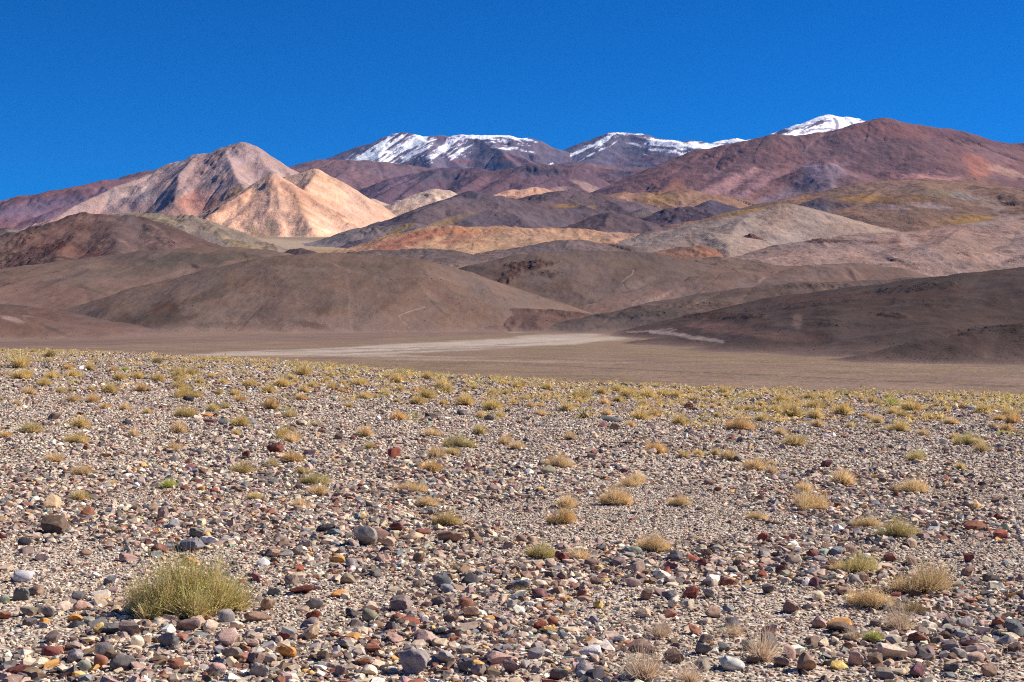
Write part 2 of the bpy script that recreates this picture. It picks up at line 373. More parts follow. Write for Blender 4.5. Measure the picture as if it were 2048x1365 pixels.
# ------------------------------------------------------------------ ground sheet
def build_ground():
    a1 = np.linspace(-25, 25, 440); 
    side = np.linspace(25, 335, 50)[1:-1]
    ang = np.radians(np.concatenate([a1, side])); na = len(ang)
    r = np.concatenate([[0.4], np.geomspace(1.2, 90, 130), np.geomspace(92, 2200, 150), np.geomspace(2260, 26000, 50)])
    A, Rr = np.meshgrid(ang, r)
    X = Rr * np.sin(A); Y = Rr * np.cos(A); Z = ground_z(X, Y)
    px, py = P(X, Y, Z); inf = Y > 0.2 * Rr
    ones = np.ones(X.shape)
    near = np.array([0.46, 0.36, 0.265]); plain = np.array([0.205, 0.132, 0.096])
    ed = np.interp(np.where(inf, px, 1024), EDGE_PX, EDGE_D)
    t = sstep(0.9, 1.3, np.maximum(Y, 0.35 * Rr) / ed)[..., None]
    C = near * (1 - t) + plain * t
    far = np.array([0.25, 0.17, 0.12]); t2 = sstep(2500, 4200, Rr)[..., None]; C = C * (1 - t2) + far * t2
    C = C * (1 + 0.12 * fbm(X / 120, Y / 300, 4, 3))[..., None]
    warp_x = px + 25 * fbm(px / 60, py / 4, 3, 4); warp_y = py + 2.2 * fbm(px / 45, py / 3, 4, 6)
    def patch(cx, cy, rx, ry, rot, c, st):
        nonlocal C
        ca, sa = math.cos(math.radians(rot)), math.sin(math.radians(rot))
        ux = (warp_x - cx) * ca + (warp_y - cy) * sa; uy = -(warp_x - cx) * sa + (warp_y - cy) * ca
        w = (sstep(1.15, 0.8, np.sqrt((ux / rx) ** 2 + (uy / ry) ** 2)) * st * inf * (Y > 130))[..., None]
        C = C * (1 - w) + np.array(c) * w
    wash = (0.40, 0.315, 0.255)
    patch(1460, 700, 900, 26, 3, (0.205, 0.138, 0.088), 0.6)
    patch(1024, 750, 400, 14, 4, (0.2, 0.135, 0.085), 0.6)
    patch(160, 686, 300, 6, -1, (0.165, 0.10, 0.08), 0.9)
    patch(700, 673, 420, 7, -1.5, (0.18, 0.112, 0.088), 0.85)
    patch(620, 704, 240, 6, -1.5, wash, 0.85); patch(900, 693, 330, 10, -3, wash, 0.95); patch(1080, 684, 170, 7, -2, wash, 0.95); patch(1120, 672, 90, 4, -2, wash, 0.7)
    patch(1080, 659, 80, 4.5, -3, (0.29, 0.22, 0.175), 0.9); patch(990, 722, 300, 2.2, 1, wash, 0.35)
    patch(760, 712, 200, 2.5, 1, wash, 0.5); patch(1335, 664, 45, 5.5, 12, (0.44, 0.37, 0.33), 0.95); patch(1395, 678, 65, 4, 8, (0.44, 0.37, 0.33), 0.95)
    patch(1100, 655, 60, 4, -3, wash, 0.9); patch(500, 708, 160, 2.0, -1, wash, 0.6); patch(860, 700, 240, 1.6, -2, (0.2, 0.14, 0.11), 0.7); patch(1000, 690, 160, 1.2, -3, (0.2, 0.14, 0.11), 0.6); patch(700, 699, 200, 1.2, -1.5, (0.2, 0.14, 0.11), 0.6)
    patch(1240, 664, 80, 2.0, 1, (0.28, 0.22, 0.18), 0.8)
    # ochre and buff floors between the far hills
    for q in [(560, 492, 150, 14, 3, (0.40, 0.29, 0.19), 0.8), (470, 500, 60, 8, 10, (0.3, 0.25, 0.13), 0.7), (640, 505, 120, 8, 0, (0.3, 0.2, 0.08), 0.8), (900, 500, 200, 30, 0, (0.33, 0.21, 0.12), 0.7), (120, 455, 200, 20, 0, (0.42, 0.28, 0.2), 0.8),
              (1300, 500, 120, 18, 0, (0.27, 0.2, 0.17), 0.8), (1700, 500, 400, 30, 0, (0.29, 0.21, 0.17), 0.8)]:
        patch(*q)
    # dark wandering line of a shallow channel across the plain
    yc = 728 + (px - 1024) * 0.0455 + 0.8 * fbm(px / 60, px * 0, 2, 12)
    w = (np.exp(-((py - yc) / 1.0) ** 2) * sstep(1010, 1060, px) * (Y > 130) * inf * 0.6)[..., None]
    C = C * (1 - w) + np.array([0.06, 0.045, 0.035]) * w
    C = np.clip(C, 0.01, 0.9)
    ny_, nx_ = X.shape; idx = np.arange(ny_ * nx_).reshape(ny_, nx_); nxt = np.roll(idx, -1, 1)
    q = np.stack([idx[:-1], nxt[:-1], nxt[1:], idx[1:]], -1).reshape(-1, 4)[:, ::-1]
    q = q[:, ::-1] if False else q
    V = np.stack([X, Y, Z], -1).reshape(-1, 3); C = C.reshape(-1, 3)
    V = np.vstack([V, [[0, 0, float(ground_z(np.array([0.]), np.array([0.]))[0])]]]); C = np.vstack([C, C[0]])
    m, nt, b = new_mat('gravel_soil')
    geo = N(nt, 'ShaderNodeNewGeometry'); col = N(nt, 'ShaderNodeVertexColor', layer_name='col')
    pos = geo.outputs['Position']
    ln = N(nt, 'ShaderNodeVectorMath', operation='LENGTH'); L(nt, pos, ln.inputs[0])
    def fade(a, b_):
        mr = N(nt, 'ShaderNodeMapRange'); mr.inputs['From Min'].default_value = a; mr.inputs['From Max'].default_value = b_
        L(nt, ln.outputs['Value'], mr.inputs['Value']); return mr.outputs[0]
    # near: small grit, every cell a pebble of its own colour
    def pebbles(scale):
        v = N(nt, 'ShaderNodeTexVoronoi', Scale=scale); L(nt, pos, v.inputs['Vector'])
        hs = N(nt, 'ShaderNodeSeparateColor'); L(nt, v.outputs['Color'], hs.inputs[0])
        rp = ramp(nt, hs.outputs[0], [(0.0, (0.13, 0.115, 0.11)), (0.16, (0.26, 0.15, 0.11)), (0.3, (0.42, 0.31, 0.23)), (0.55, (0.56, 0.44, 0.33)), (0.8, (0.36, 0.27, 0.22)), (0.91, (0.75, 0.68, 0.58))], 'CONSTANT')
        return v, rp
    v1, p1 = pebbles(55.0); v2, p2 = pebbles(14.0)
    f12 = fade(12, 30)
    peb = mixc(nt, 'MIX', f12, p1.outputs[0], p2.outputs[0])
    nearc = mixc(nt, 'MIX', 0.6, col.outputs['Color'], peb)
    # plain: ochre tufts and dark stones as specks, stretched as seen
    vt = N(nt, 'ShaderNodeTexVoronoi', Scale=0.42); L(nt, pos, vt.inputs['Vector'])
    nn = N(nt, 'ShaderNodeTexNoise', Scale=0.03, Detail=3.0); L(nt, pos, nn.inputs['Vector'])
    tv = ramp(nt, vt.outputs['Distance'], [(0.22, 1.0), (0.36, 0.0)])
    rn = ramp(nt, nn.outputs['Fac'], [(0.35, 0.1), (0.6, 0.95)])
    mt = N(nt, 'ShaderNodeMath', operation='MULTIPLY'); L(nt, tv.outputs[0], mt.inputs[0]); L(nt, rn.outputs[0], mt.inputs[1])
    n1 = N(nt, 'ShaderNodeTexNoise', Scale=0.9, Detail=5.0, Roughness=0.7); L(nt, pos, n1.inputs['Vector'])
    r1 = ramp(nt, n1.outputs['Fac'], [(0.3, 0.55), (0.7, 1.4)])
    n5 = N(nt, 'ShaderNodeTexNoise', Scale=0.05, Detail=5.0, Roughness=0.7); L(nt, pos, n5.inputs['Vector'])
    r5 = ramp(nt, n5.outputs['Fac'], [(0.3, 0.74), (0.7, 1.26)])
    pc = mixc(nt, 'MULTIPLY', 1.0, col.outputs['Color'], r1.outputs[0]); pc = mixc(nt, 'MULTIPLY', 1.0, pc, r5.outputs[0])
    k1 = N(nt, 'ShaderNodeMath', operation='MULTIPLY'); L(nt, mt.outputs[0], k1.inputs[0]); L(nt, fade(2200, 500), k1.inputs[1])
    pc = mixc(nt, 'MIX', k1.outputs[0], pc, (0.34, 0.235, 0.085))
    vd = N(nt, 'ShaderNodeTexVoronoi', Scale=0.75); L(nt, pos, vd.inputs['Vector'])
    dv = ramp(nt, vd.outputs['Distance'], [(0.12, 0.8), (0.24, 0.0)]); nd_ = N(nt, 'ShaderNodeTexNoise', Scale=0.02, Detail=4.0); L(nt, pos, nd_.inputs['Vector'])
    dr = ramp(nt, nd_.outputs['Fac'], [(0.42, 0.1), (0.6, 1.0)]); dm_ = N(nt, 'ShaderNodeMath', operation='MULTIPLY'); L(nt, dv.outputs[0], dm_.inputs[0]); L(nt, dr.outputs[0], dm_.inputs[1])
    pc = mixc(nt, 'MIX', dm_.outputs[0], pc, (0.07, 0.05, 0.04))
    c = mixc(nt, 'MIX', fade(60, 120), nearc, pc)
    L(nt, c, b.inputs['Base Color'])
    v3 = N(nt, 'ShaderNodeTexVoronoi', Scale=30.0); L(nt, pos, v3.inputs['Vector'])
    bp = N(nt, 'ShaderNodeBump', Strength=0.8, Distance=0.02); bp.invert = True; L(nt, v3.outputs['Distance'], bp.inputs['Height'])
    bp2 = N(nt, 'ShaderNodeBump', Strength=0.5, Distance=0.6); L(nt, n1.outputs['Fac'], bp2.inputs['Height']); L(nt, bp.outputs[0], bp2.inputs['Normal'])
    L(nt, bp2.outputs[0], b.inputs['Normal'])
    k = len(V) - 1; i0 = idx[0]
    # close the middle with triangles
    me_q = q
    ob = mesh_obj('ground', V, me_q, m, C)
    me = ob.data
    import bmesh
    bm = bmesh.new(); bm.from_mesh(me); bm.verts.ensure_lookup_table()
    for i in range(nx_):
        bm.faces.new((bm.verts[k], bm.verts[int(i0[(i + 1) % nx_])], bm.verts[int(i0[i])]))
    bmesh.ops.recalc_face_normals(bm, faces=bm.faces[:])
    if sum(f.normal.z for f in bm.faces[:200] if True) < 0:
        bmesh.ops.reverse_faces(bm, faces=bm.faces[:])
    bm.to_mesh(me); bm.free()
    ob['kind'] = 'structure'; ob['label'] = 'stony desert plain running from the camera to the hills'
    return ob
ground = build_ground()

# ------------------------------------------------------------------ hills, far to near
SNOW = (0.84, 0.86, 0.90)
hill('snowy_mountain', [
    R('687,322 703,306 720,293 755,285 784,273 801,268 819,269 847,275 879,273 896,274 917,273 931,274 956,272 1002,272 1016,273 1023,277 1037,279 1058,277 1072,285 1093,299 1114,314 1142,330', 20000, m=0.5, r=60),
    R('801,268 792,290 800,310 815,326', 20000, 19000, m=0.55), R('879,273 850,300 830,325', 20000, 18900, m=0.55),
    R('931,274 960,296 1000,328 1030,345', 20000, 18700, m=0.5), R('1023,277 1050,305 1090,330', 20000, 18900, m=0.5)],
    (0.150, 0.125, 0.150), 'far snow-streaked mountain with a long flat top, left of the saddle', amp=5, streak=0.15,
    patches=[(900, 318, 120, 14, 5, (0.14, 0.12, 0.14), 0.7), (1030, 320, 70, 10, 10, (0.2, 0.1, 0.09), 0.7), (930, 325, 60, 8, 0, (0.2, 0.1, 0.1), 0.6),
             (775, 300, 78, 26, -32, SNOW, 0.83, 'snow'), (840, 285, 38, 14, -25, SNOW, 0.95, 'snow'), (905, 292, 46, 12, -30, SNOW, 0.86, 'snow'), (830, 312, 40, 10, -25, SNOW, 0.78, 'snow'),
             (985, 277, 66, 8, 3, SNOW, 0.97, 'snow'), (1045, 283, 26, 7, 12, SNOW, 0.90, 'snow'), (1030, 303, 50, 7, 12, SNOW, 0.68, 'snow'), (925, 307, 24, 7, -30, SNOW, 0.88, 'snow'), (742, 316, 40, 9, -10, SNOW, 0.88, 'snow')],
    rocks=[(801, 275, 20, 9, 0, 0.8), (915, 280, 30, 8, 0, 0.6), (1000, 282, 50, 6, 0, 0.5)])
hill('snowy_mountain', [
    R('1040,336 1072,327 1104,318 1142,304 1177,289 1199,281 1213,272 1227,268 1276,269 1293,276 1304,280 1329,281 1340,281 1351,288 1363,289 1379,282 1395,284 1419,289 1434,290 1446,283 1466,281 1474,277 1490,283 1515,279 1560,285', 20500, m=0.42, r=60),
    R('1227,268 1215,290 1180,320', 20500, 19000, m=0.45), R('1293,276 1320,300 1370,325', 20500, 19000, m=0.45)],
    (0.145, 0.125, 0.155), 'far dome-shaped mountain with snow down its left flank and a snowy ridge to its right', amp=3, streak=0.12,
    patches=[(1250, 300, 70, 18, 0, (0.13, 0.12, 0.14), 0.7), (1300, 320, 80, 10, 0, (0.19, 0.1, 0.1), 0.6),
             (1165, 306, 72, 9, -25, SNOW, 0.78, 'snow'), (1215, 284, 22, 8, -35, SNOW, 0.90, 'snow'), (1250, 272, 38, 5, 2, SNOW, 0.90, 'snow'), (1280, 297, 40, 8, 15, SNOW, 0.65, 'snow'),
             (1380, 297, 75, 12, 2, SNOW, 1.01, 'snow'), (1325, 289, 30, 8, 10, SNOW, 0.93, 'snow'), (1460, 287, 40, 7, -5, SNOW, 0.98, 'snow')],
    rocks=[(1330, 286, 30, 5, 0, 0.5), (1235, 274, 40, 8, 0, 0.5)])
hill('snowy_mountain', [
    R('1500,290 1537,276 1569,261 1601,250 1616,245 1640,239 1654,231 1668,234 1688,237 1711,240 1731,246 1780,262', 22000, m=0.45, r=50),
    R('1654,231 1640,255 1600,280', 22000, 21000, m=0.5), R('1700,239 1690,262 1670,285', 22000, 21000, m=0.5)],
    (0.13, 0.10, 0.12), 'highest far summit, almost all white, rising behind the red mountain', amp=5, streak=0.1,
    patches=[(1640, 258, 130, 34, -20, SNOW, 0.97, 'snow'), (1655, 236, 40, 6, 0, SNOW, 0.98, 'snow')], rocks=[(1640, 250, 60, 14, -20, 0.5)],
    lines=[('1575,266 1605,256 1640,246 1662,243', 1.5, (0.12, 0.1, 0.13), 0.8), ('1600,268 1630,260 1655,258 1680,262', 1.6, (0.13, 0.1, 0.13), 0.7), ('1668,238 1676,250 1672,262', 3.0, (0.14, 0.11, 0.14), 0.7), ('1700,246 1715,252 1712,262', 2.2, (0.14, 0.1, 0.12), 0.6)])
hill('mountain', [
    R('540,350 587,343 615,332 650,323 686,321 720,322 755,325 790,329 826,334 860,340 900,352 930,365', 15500, m=0.36, r=200),
    R('1040,352 1080,338 1100,334 1149,328 1191,331 1227,338 1260,334 1297,340 1330,334 1380,326 1430,320', 15500, m=0.33, r=200),
    R('650,323 690,350 740,372 760,400', 15500, 14000, m=0.4), R('1149,328 1170,350 1180,372', 15500, 14300, m=0.35), R('900,352 850,356 800,372 720,410', 15000, 13600, m=0.4)],
    (0.19, 0.115, 0.105), 'long purple-brown mountain shoulder below the snowy summits', amp=4,
    patches=[(790, 345, 60, 14, 0, (0.17, 0.12, 0.13), 0.6), (700, 385, 60, 18, 10, (0.2, 0.115, 0.11), 0.6), (1248, 345, 30, 10, 0, (0.15, 0.11, 0.12), 0.8)])
hill('mountain', [
    R('740,374 790,356 826,351 847,347 875,341 896,339 920,341 945,338 966,340 984,352 1001,368 1015,384 1024,396', 13600, m=0.48, r=60),
    R('945,338 930,362 900,390 880,410', 13600, 12300, m=0.5), R('875,341 830,372 770,405 740,440', 13600, 12000, m=0.5)],
    (0.15, 0.092, 0.098), 'dark purple hill with a blunt crag on top, behind the cream slopes', amp=6,
    patches=[(865, 352, 50, 10, 0, (0.1, 0.085, 0.1), 0.8), (960, 378, 40, 16, 20, (0.17, 0.08, 0.075), 0.7), (955, 372, 14, 8, 0, (0.35, 0.28, 0.28), 0.7), (965, 388, 20, 8, 0, (0.36, 0.28, 0.26), 0.6), (800, 392, 40, 10, 0, (0.2, 0.13, 0.13), 0.5)],
    rocks=[(948, 346, 18, 10, 0, 0.9), (970, 362, 20, 14, 40, 0.6), (880, 350, 40, 8, 0, 0.3)])
hill('mountain', [
    R('960,350 980,343 1015,338 1040,336 1051,333 1072,331 1107,333 1142,340 1170,352 1198,371 1227,392', 13200, m=0.46, r=60),
    R('1072,331 1060,360 1040,382', 13200, 12200, m=0.5), R('1142,340 1150,362 1165,386', 13200, 12200, m=0.5), R('1107,333 1105,360 1100,384', 13200, 12300, m=0.5)],
    (0.16, 0.095, 0.095), 'flat-topped dark purple hill with a dark crag along its crest', amp=6,
    patches=[(1190, 383, 45, 8, 25, (0.4, 0.28, 0.2), 0.8), (1080, 345, 50, 10, 0, (0.09, 0.075, 0.09), 0.8), (1130, 380, 30, 6, 0, (0.36, 0.24, 0.18), 0.6)],
    rocks=[(1085, 340, 40, 9, 3, 1.0), (1135, 345, 14, 6, 0, 0.8)])
hill('mountain', [
    R('-120,425 0,405 35,398 56,392 88,387 123,382 158,375 190,368 225,361 260,358 288,348 309,344 345,339 420,330 480,335', 12800, m=0.4, r=100),
    R('158,375 120,400 70,420', 12800, 12000, m=0.4)],
    (0.19, 0.105, 0.10), 'long low reddish ridge with a band of dark cliffs at the far left', amp=4, streak=0.18,
    patches=[(110, 408, 150, 15, -9, (0.14, 0.105, 0.135), 0.85), (60, 432, 150, 10, -4, (0.2, 0.13, 0.15), 0.8), (260, 360, 60, 7, -15, (0.15, 0.085, 0.085), 0.7)],
    rocks=[(150, 394, 90, 13, -7, 1.0), (40, 408, 60, 11, -8, 1.0), (225, 388, 30, 9, -5, 0.7)])
hill('mountain', [
    R('60,455 140,437 211,405 246,380 281,359 306,348 323,342 345,332 369,324 387,314 404,310 422,314 427,311 443,301 457,295 471,293 482,289 492,292 506,301 527,311 548,325 563,336 571,343 584,344 610,354 650,372', 9600, m=0.62, r=15),
    R('482,289 466,325 462,352 452,375 437,398 430,420', 9600, 8600, m=0.62, r=15),
    R('443,301 430,325 397,347 380,368 352,396 330,415', 9600, 8750, m=0.6, r=15),
    R('506,301 530,335 560,365', 9600, 9000, m=0.6, r=15), R('345,332 310,362 270,398 240,420', 9600, 8800, m=0.55),
    R('281,359 253,378 211,403 170,435', 9600, 8900, m=0.5)],
    (0.36, 0.275, 0.245), 'tallest pale mountain at left with grey-pink scree and dark rocky ribs', relief=0.4, amp=7, k=30, streak=0.2, streak_col=(0.46, 0.36, 0.31), lam=190,
    patches=[(480, 322, 60, 32, 0, (0.38, 0.295, 0.275), 0.85), (475, 345, 70, 14, -20, (0.37, 0.27, 0.22), 0.6), (395, 335, 50, 20, -30, (0.33, 0.24, 0.215), 0.7), (385, 412, 48, 26, -20, (0.4, 0.2, 0.14), 0.8),
             (430, 410, 20, 20, 0, (0.44, 0.24, 0.14), 0.7), (472, 390, 42, 15, -20, (0.5, 0.33, 0.16), 0.8), (345, 385, 50, 16, -35, (0.27, 0.21, 0.21), 0.7), (290, 388, 26, 20, -35, (0.45, 0.38, 0.33), 0.8),
             (235, 395, 40, 14, -35, (0.42, 0.34, 0.3), 0.8), (260, 415, 60, 14, -10, (0.33, 0.24, 0.22), 0.6), (120, 442, 120, 11, -8, (0.44, 0.29, 0.23), 0.8), (300, 430, 100, 14, 0, (0.42, 0.27, 0.21), 0.7), (560, 335, 40, 14, 30, (0.38, 0.28, 0.23), 0.6)],
    rocks=[(432, 318, 36, 8, -42, 1.1), (398, 350, 32, 9, -42, 1.0), (352, 395, 28, 6, -42, 0.9), (410, 352, 36, 8, -35, 0.6), (490, 308, 18, 8, 20, 0.8), (440, 358, 20, 8, 20, 0.7), (404, 316, 26, 6, -15, 0.7), (260, 380, 26, 8, -10, 0.9), (470, 390, 40, 14, -25, 0.8), (383, 400, 30, 8, -10, 0.7), (482, 293, 18, 5, 0, 0.7)])
hill('mountain', [
    R('547,359 577,355 600,347 629,343 643,350 668,359 689,375 703,385 735,410 756,427 773,441 800,462', 8400, m=0.62, r=20),
    R('629,343 640,375 660,410 690,450', 8400, 7700, m=0.6)],
    (0.60, 0.41, 0.27), 'second peach-coloured mountain, behind and right of the pointed cone', spurs=0.7, relief=0.25, amp=3, streak=0.12, streak_col=(0.55, 0.4, 0.28), lam=60, k=25,
    patches=[(640, 352, 40, 10, 10, (0.52, 0.36, 0.22), 0.7), (720, 430, 50, 30, 30, (0.55, 0.39, 0.28), 0.6)],
    rocks=[(672, 368, 30, 5, 35, 0.5), (614, 376, 6, 3, 0, 0.7), (725, 403, 30, 5, 40, 0.4)])
hill('mountain', [
    R('547,357 524,369 506,382 485,396 454,413 429,426 397,440 370,452', 8000, m=0.62, r=12),
    R('547,357 598,382 640,410 670,432 700,449 740,470 800,492', 8000, 7250, m=0.6, r=12), R('547,357 550,395 552,430 560,465 566,494', 8000, 7050, m=0.62, r=14),
    R('547,357 520,400 480,440 440,470', 8000, 7200, m=0.6, r=12), R('577,372 600,420 630,470', 7900, 7100, m=0.6, r=12)],
    (0.60, 0.40, 0.26), 'pointed peach-orange cone mountain in front of its pale neighbours', spurs=0.6, relief=0.3, amp=3.5, streak=0.12, streak_col=(0.56, 0.42, 0.32), lam=55, k=25,
    patches=[(540, 420, 45, 40, 0, (0.5, 0.35, 0.26), 0.6), (560, 370, 40, 12, 30, (0.48, 0.27, 0.18), 0.6), (672, 415, 38, 13, 45, (0.36, 0.16, 0.1), 0.85), (620, 400, 30, 10, 45, (0.42, 0.24, 0.16), 0.6),
             (525, 480, 45, 18, 40, (0.26, 0.2, 0.12), 0.8), (545, 462, 16, 22, -25, (0.26, 0.21, 0.14), 0.8), (600, 475, 20, 18, -10, (0.32, 0.26, 0.17), 0.7), (480, 470, 50, 10, 25, (0.42, 0.3, 0.15), 0.7),
             (650, 480, 70, 10, -4, (0.5, 0.35, 0.2), 0.7), (600, 498, 90, 8, 0, (0.34, 0.22, 0.06), 0.8), (470, 405, 36, 6, -30, (0.35, 0.2, 0.16), 0.6), (568, 485, 4, 16, 0, (0.48, 0.34, 0.24), 0.8)],
    rocks=[(675, 412, 40, 12, 48, 1.0), (534, 368, 16, 8, -30, 0.9), (440, 420, 40, 8, -28, 1.0), (470, 408, 20, 5, -28, 0.6), (590, 390, 40, 5, 42, 0.4), (520, 410, 12, 6, 0, 0.4)])
hill('mountain', [
    R('730,455 766,424 790,410 808,403 827,394 847,385 868,380 896,382 910,389 925,402 950,425', 9300, m=0.5, r=25), R('868,380 850,405 830,440', 9300, 8700, m=0.5), R('715,415 731,399 745,397 757,402 765,425', 9400, m=0.6, r=20)],
    (0.58, 0.46, 0.34), 'small cream-coloured mountain between the peach slopes and the dark hill', amp=4, streak=0.1, lam=60,
    patches=[(800, 432, 30, 8, 0, (0.48, 0.33, 0.24), 0.6), (855, 392, 30, 7, -10, (0.46, 0.38, 0.26), 0.6), (780, 430, 16, 6, -30, (0.35, 0.25, 0.19), 0.6)],
    rocks=[(870, 392, 26, 3, 10, 0.6), (790, 428, 22, 4, -30, 0.6), (855, 413, 20, 4, 10, 0.3)])
hill('mountain', [
    R('960,398 995,392 1023,384 1054,383 1067,381 1074,375 1080,382 1093,383 1111,385 1150,390 1200,392', 9600, m=0.35, r=25), R('1035,384 1045,402 1050,412', 9600, 9300, m=0.4)],
    (0.52, 0.33, 0.22), 'low orange-peach rise with a tiny knob on its crest', amp=4,
    patches=[(1040, 400, 30, 7, 10, (0.45, 0.24, 0.14), 0.6), (1095, 388, 30, 4, 0, (0.5, 0.38, 0.26), 0.6)], rocks=[(1045, 402, 30, 7, 10, 0.5), (1074, 379, 5, 4, 0, 0.6)])
hill('mountain', [
    R('1250,405 1300,386 1324,358 1351,338 1375,327 1391,313 1403,305 1431,299 1458,292 1490,285 1522,279 1545,276 1597,275 1640,273 1656,272 1680,265 1711,255 1731,248 1755,245 1767,244 1790,250 1826,253 1862,261 1893,264 1917,267 1949,279 1980,285 2004,290 2048,288 2150,286 2300,300', 11500, m=0.42, r=80),
    R('1767,244 1740,275 1700,300 1665,322 1648,328 1625,345 1590,370 1540,398 1480,425 1420,445', 11500, 8600, m=0.45, r=30),
    R('1648,328 1655,360 1662,395 1670,420', 9900, 8600, m=0.48, r=20), R('1648,328 1700,355 1730,385 1760,410', 9900, 8800, m=0.45, r=30),
    R('1767,244 1800,280 1850,320 1880,350 1900,375', 11500, 9300, m=0.4, r=80), R('1893,264 1930,295 1990,330 2060,365', 11500, 9800, m=0.4, r=60),
    R('1545,276 1520,300 1480,335 1430,375 1370,415 1330,435', 11500, 8900, m=0.42, r=60), R('1403,305 1395,330 1360,355 1320,385 1290,420', 11500, 9600, m=0.42, r=50),
    R('1640,273 1600,305 1570,335 1500,375 1440,420', 11500, 9000, m=0.42, r=60), R('1830,350 1900,362 1960,372 2048,398', 9200, m=0.3)],
    (0.205, 0.112, 0.092), 'huge rusty red mountain filling the right side, no snow on it', spurs=0.0, relief=0.45, amp=6, k=45, streak=0.12, lam=130,
    patches=[(1800, 262, 180, 16, 5, (0.2, 0.09, 0.07), 0.6), (1930, 275, 70, 12, 12, (0.14, 0.075, 0.075), 0.8), (1400, 330, 60, 16, -35, (0.16, 0.09, 0.08), 0.6), (1740, 295, 110, 14, -5, (0.17, 0.1, 0.09), 0.6),
             (1450, 375, 80, 20, -30, (0.4, 0.23, 0.19), 0.85), (1520, 362, 40, 14, -30, (0.36, 0.21, 0.18), 0.7), (1395, 405, 55, 12, -25, (0.34, 0.22, 0.19), 0.7), (1470, 400, 60, 8, -30, (0.3, 0.2, 0.19), 0.6),
             (1650, 350, 50, 30, 0, (0.27, 0.2, 0.21), 0.85), (1600, 385, 80, 22, -20, (0.2, 0.145, 0.14), 0.8), (1640, 400, 90, 10, -5, (0.29, 0.22, 0.22), 0.6), (1500, 415, 80, 12, -20, (0.27, 0.19, 0.19), 0.7),
             (1340, 385, 44, 14, -30, (0.24, 0.115, 0.06), 0.7), (1310, 400, 60, 14, -10, (0.25, 0.16, 0.055), 0.7), (1960, 335, 30, 22, 30, (0.40, 0.17, 0.10), 0.75), (1950, 320, 34, 10, 20, (0.34, 0.15, 0.09), 0.6),
             (2015, 345, 44, 9, 18, (0.45, 0.28, 0.18), 0.8), (1850, 355, 70, 7, 4, (0.42, 0.22, 0.17), 0.8), (1900, 366, 60, 8, 8, (0.42, 0.24, 0.2), 0.7), (1960, 362, 40, 10, 10, (0.26, 0.14, 0.08), 0.6), (1430, 345, 30, 8, -30, (0.33, 0.2, 0.17), 0.5)],
    rocks=[(1455, 322, 24, 10, -40, 1.0), (1425, 310, 22, 9, -20, 0.8), (1930, 283, 40, 8, 5, 0.8), (1880, 280, 20, 6, 0, 0.5), (1305, 385, 22, 14, -50, 1.0), (1650, 333, 10, 5, 0, 0.6), (1940, 362, 30, 8, 0, 0.6), (1830, 362, 60, 6, 0, 0.5), (1500, 300, 30, 6, 0, 0.3)])
hill('hill', [
    R('1180,400 1213,392 1248,385 1276,387 1297,394 1330,390 1370,378 1430,390', 8300, m=0.3, r=60), R('1297,394 1290,415 1270,425', 8300, 7900, m=0.3)],
    (0.265, 0.16, 0.09), 'ochre grass-covered saddle at the foot of the red mountain', amp=4,
    patches=[(1250, 400, 18, 10, -40, (0.42, 0.24, 0.15), 0.8), (1330, 400, 50, 10, 0, (0.28, 0.17, 0.06), 0.8), (1380, 395, 40, 10, -20, (0.3, 0.2, 0.12), 0.5)])
hill('hill', [
    R('1560,425 1600,405 1640,394 1676,386 1735,374 1775,364 1815,362 1854,361 1933,371 1996,380 2048,398 2200,420', 7400, m=0.22, r=100),
    R('1735,374 1740,395 1735,415', 7400, 6800, m=0.25), R('1880,364 1900,390 1950,410 2000,425', 7400, 6400, m=0.22), R('2000,400 2030,392 2060,388 2120,385', 6600, m=0.35, r=20)],
    (0.235, 0.145, 0.085), 'broad ochre and olive hill below the red mountain', amp=4, streak=0.15,
    patches=[(1740, 398, 130, 10, 2, (0.3, 0.17, 0.045), 0.75), (1880, 388, 80, 10, 5, (0.22, 0.16, 0.09), 0.7), (1930, 395, 50, 7, 15, (0.26, 0.25, 0.2), 0.7), (1860, 412, 60, 6, 8, (0.34, 0.28, 0.25), 0.6),
             (1780, 415, 60, 5, 4, (0.33, 0.26, 0.24), 0.5), (1940, 440, 60, 9, -5, (0.31, 0.19, 0.05), 0.9), (2010, 440, 50, 8, -10, (0.34, 0.25, 0.2), 0.6), (1680, 392, 60, 7, -10, (0.13, 0.095, 0.075), 0.6), (1990, 415, 50, 12, 30, (0.25, 0.19, 0.14), 0.6), (1800, 372, 60, 7, 0, (0.18, 0.12, 0.09), 0.7)],
    rocks=[(1925, 392, 50, 6, 20, 0.6), (2020, 400, 22, 10, 20, 0.8)])
hill('hill', [
    R('1600,428 1625,412 1628,402 1644,398 1662,401 1680,406 1715,414 1755,425 1806,437 1866,457 1900,462', 6300, m=0.35, r=18), R('1644,398 1655,425 1660,440', 6300, 5900, m=0.4), R('1755,415 1790,411 1830,420 1860,440', 6500, m=0.35, r=20), R('1866,445 1900,436 1950,438 1980,448', 6000, m=0.3)],
    (0.125, 0.085, 0.075), 'low dark brown hill with a black rocky spine below the ochre slopes', amp=5,
    patches=[(1640, 412, 26, 12, 0, (0.09, 0.08, 0.095), 0.8), (1658, 422, 8, 20, 10, (0.2, 0.16, 0.13), 0.6), (1810, 430, 40, 4, 14, (0.3, 0.2, 0.16), 0.5)],
    rocks=[(1710, 418, 50, 8, 14, 0.9), (1800, 444, 50, 6, 16, 0.9), (1628, 414, 22, 8, -20, 0.6), (1720, 437, 16, 5, 20, 0.8)])
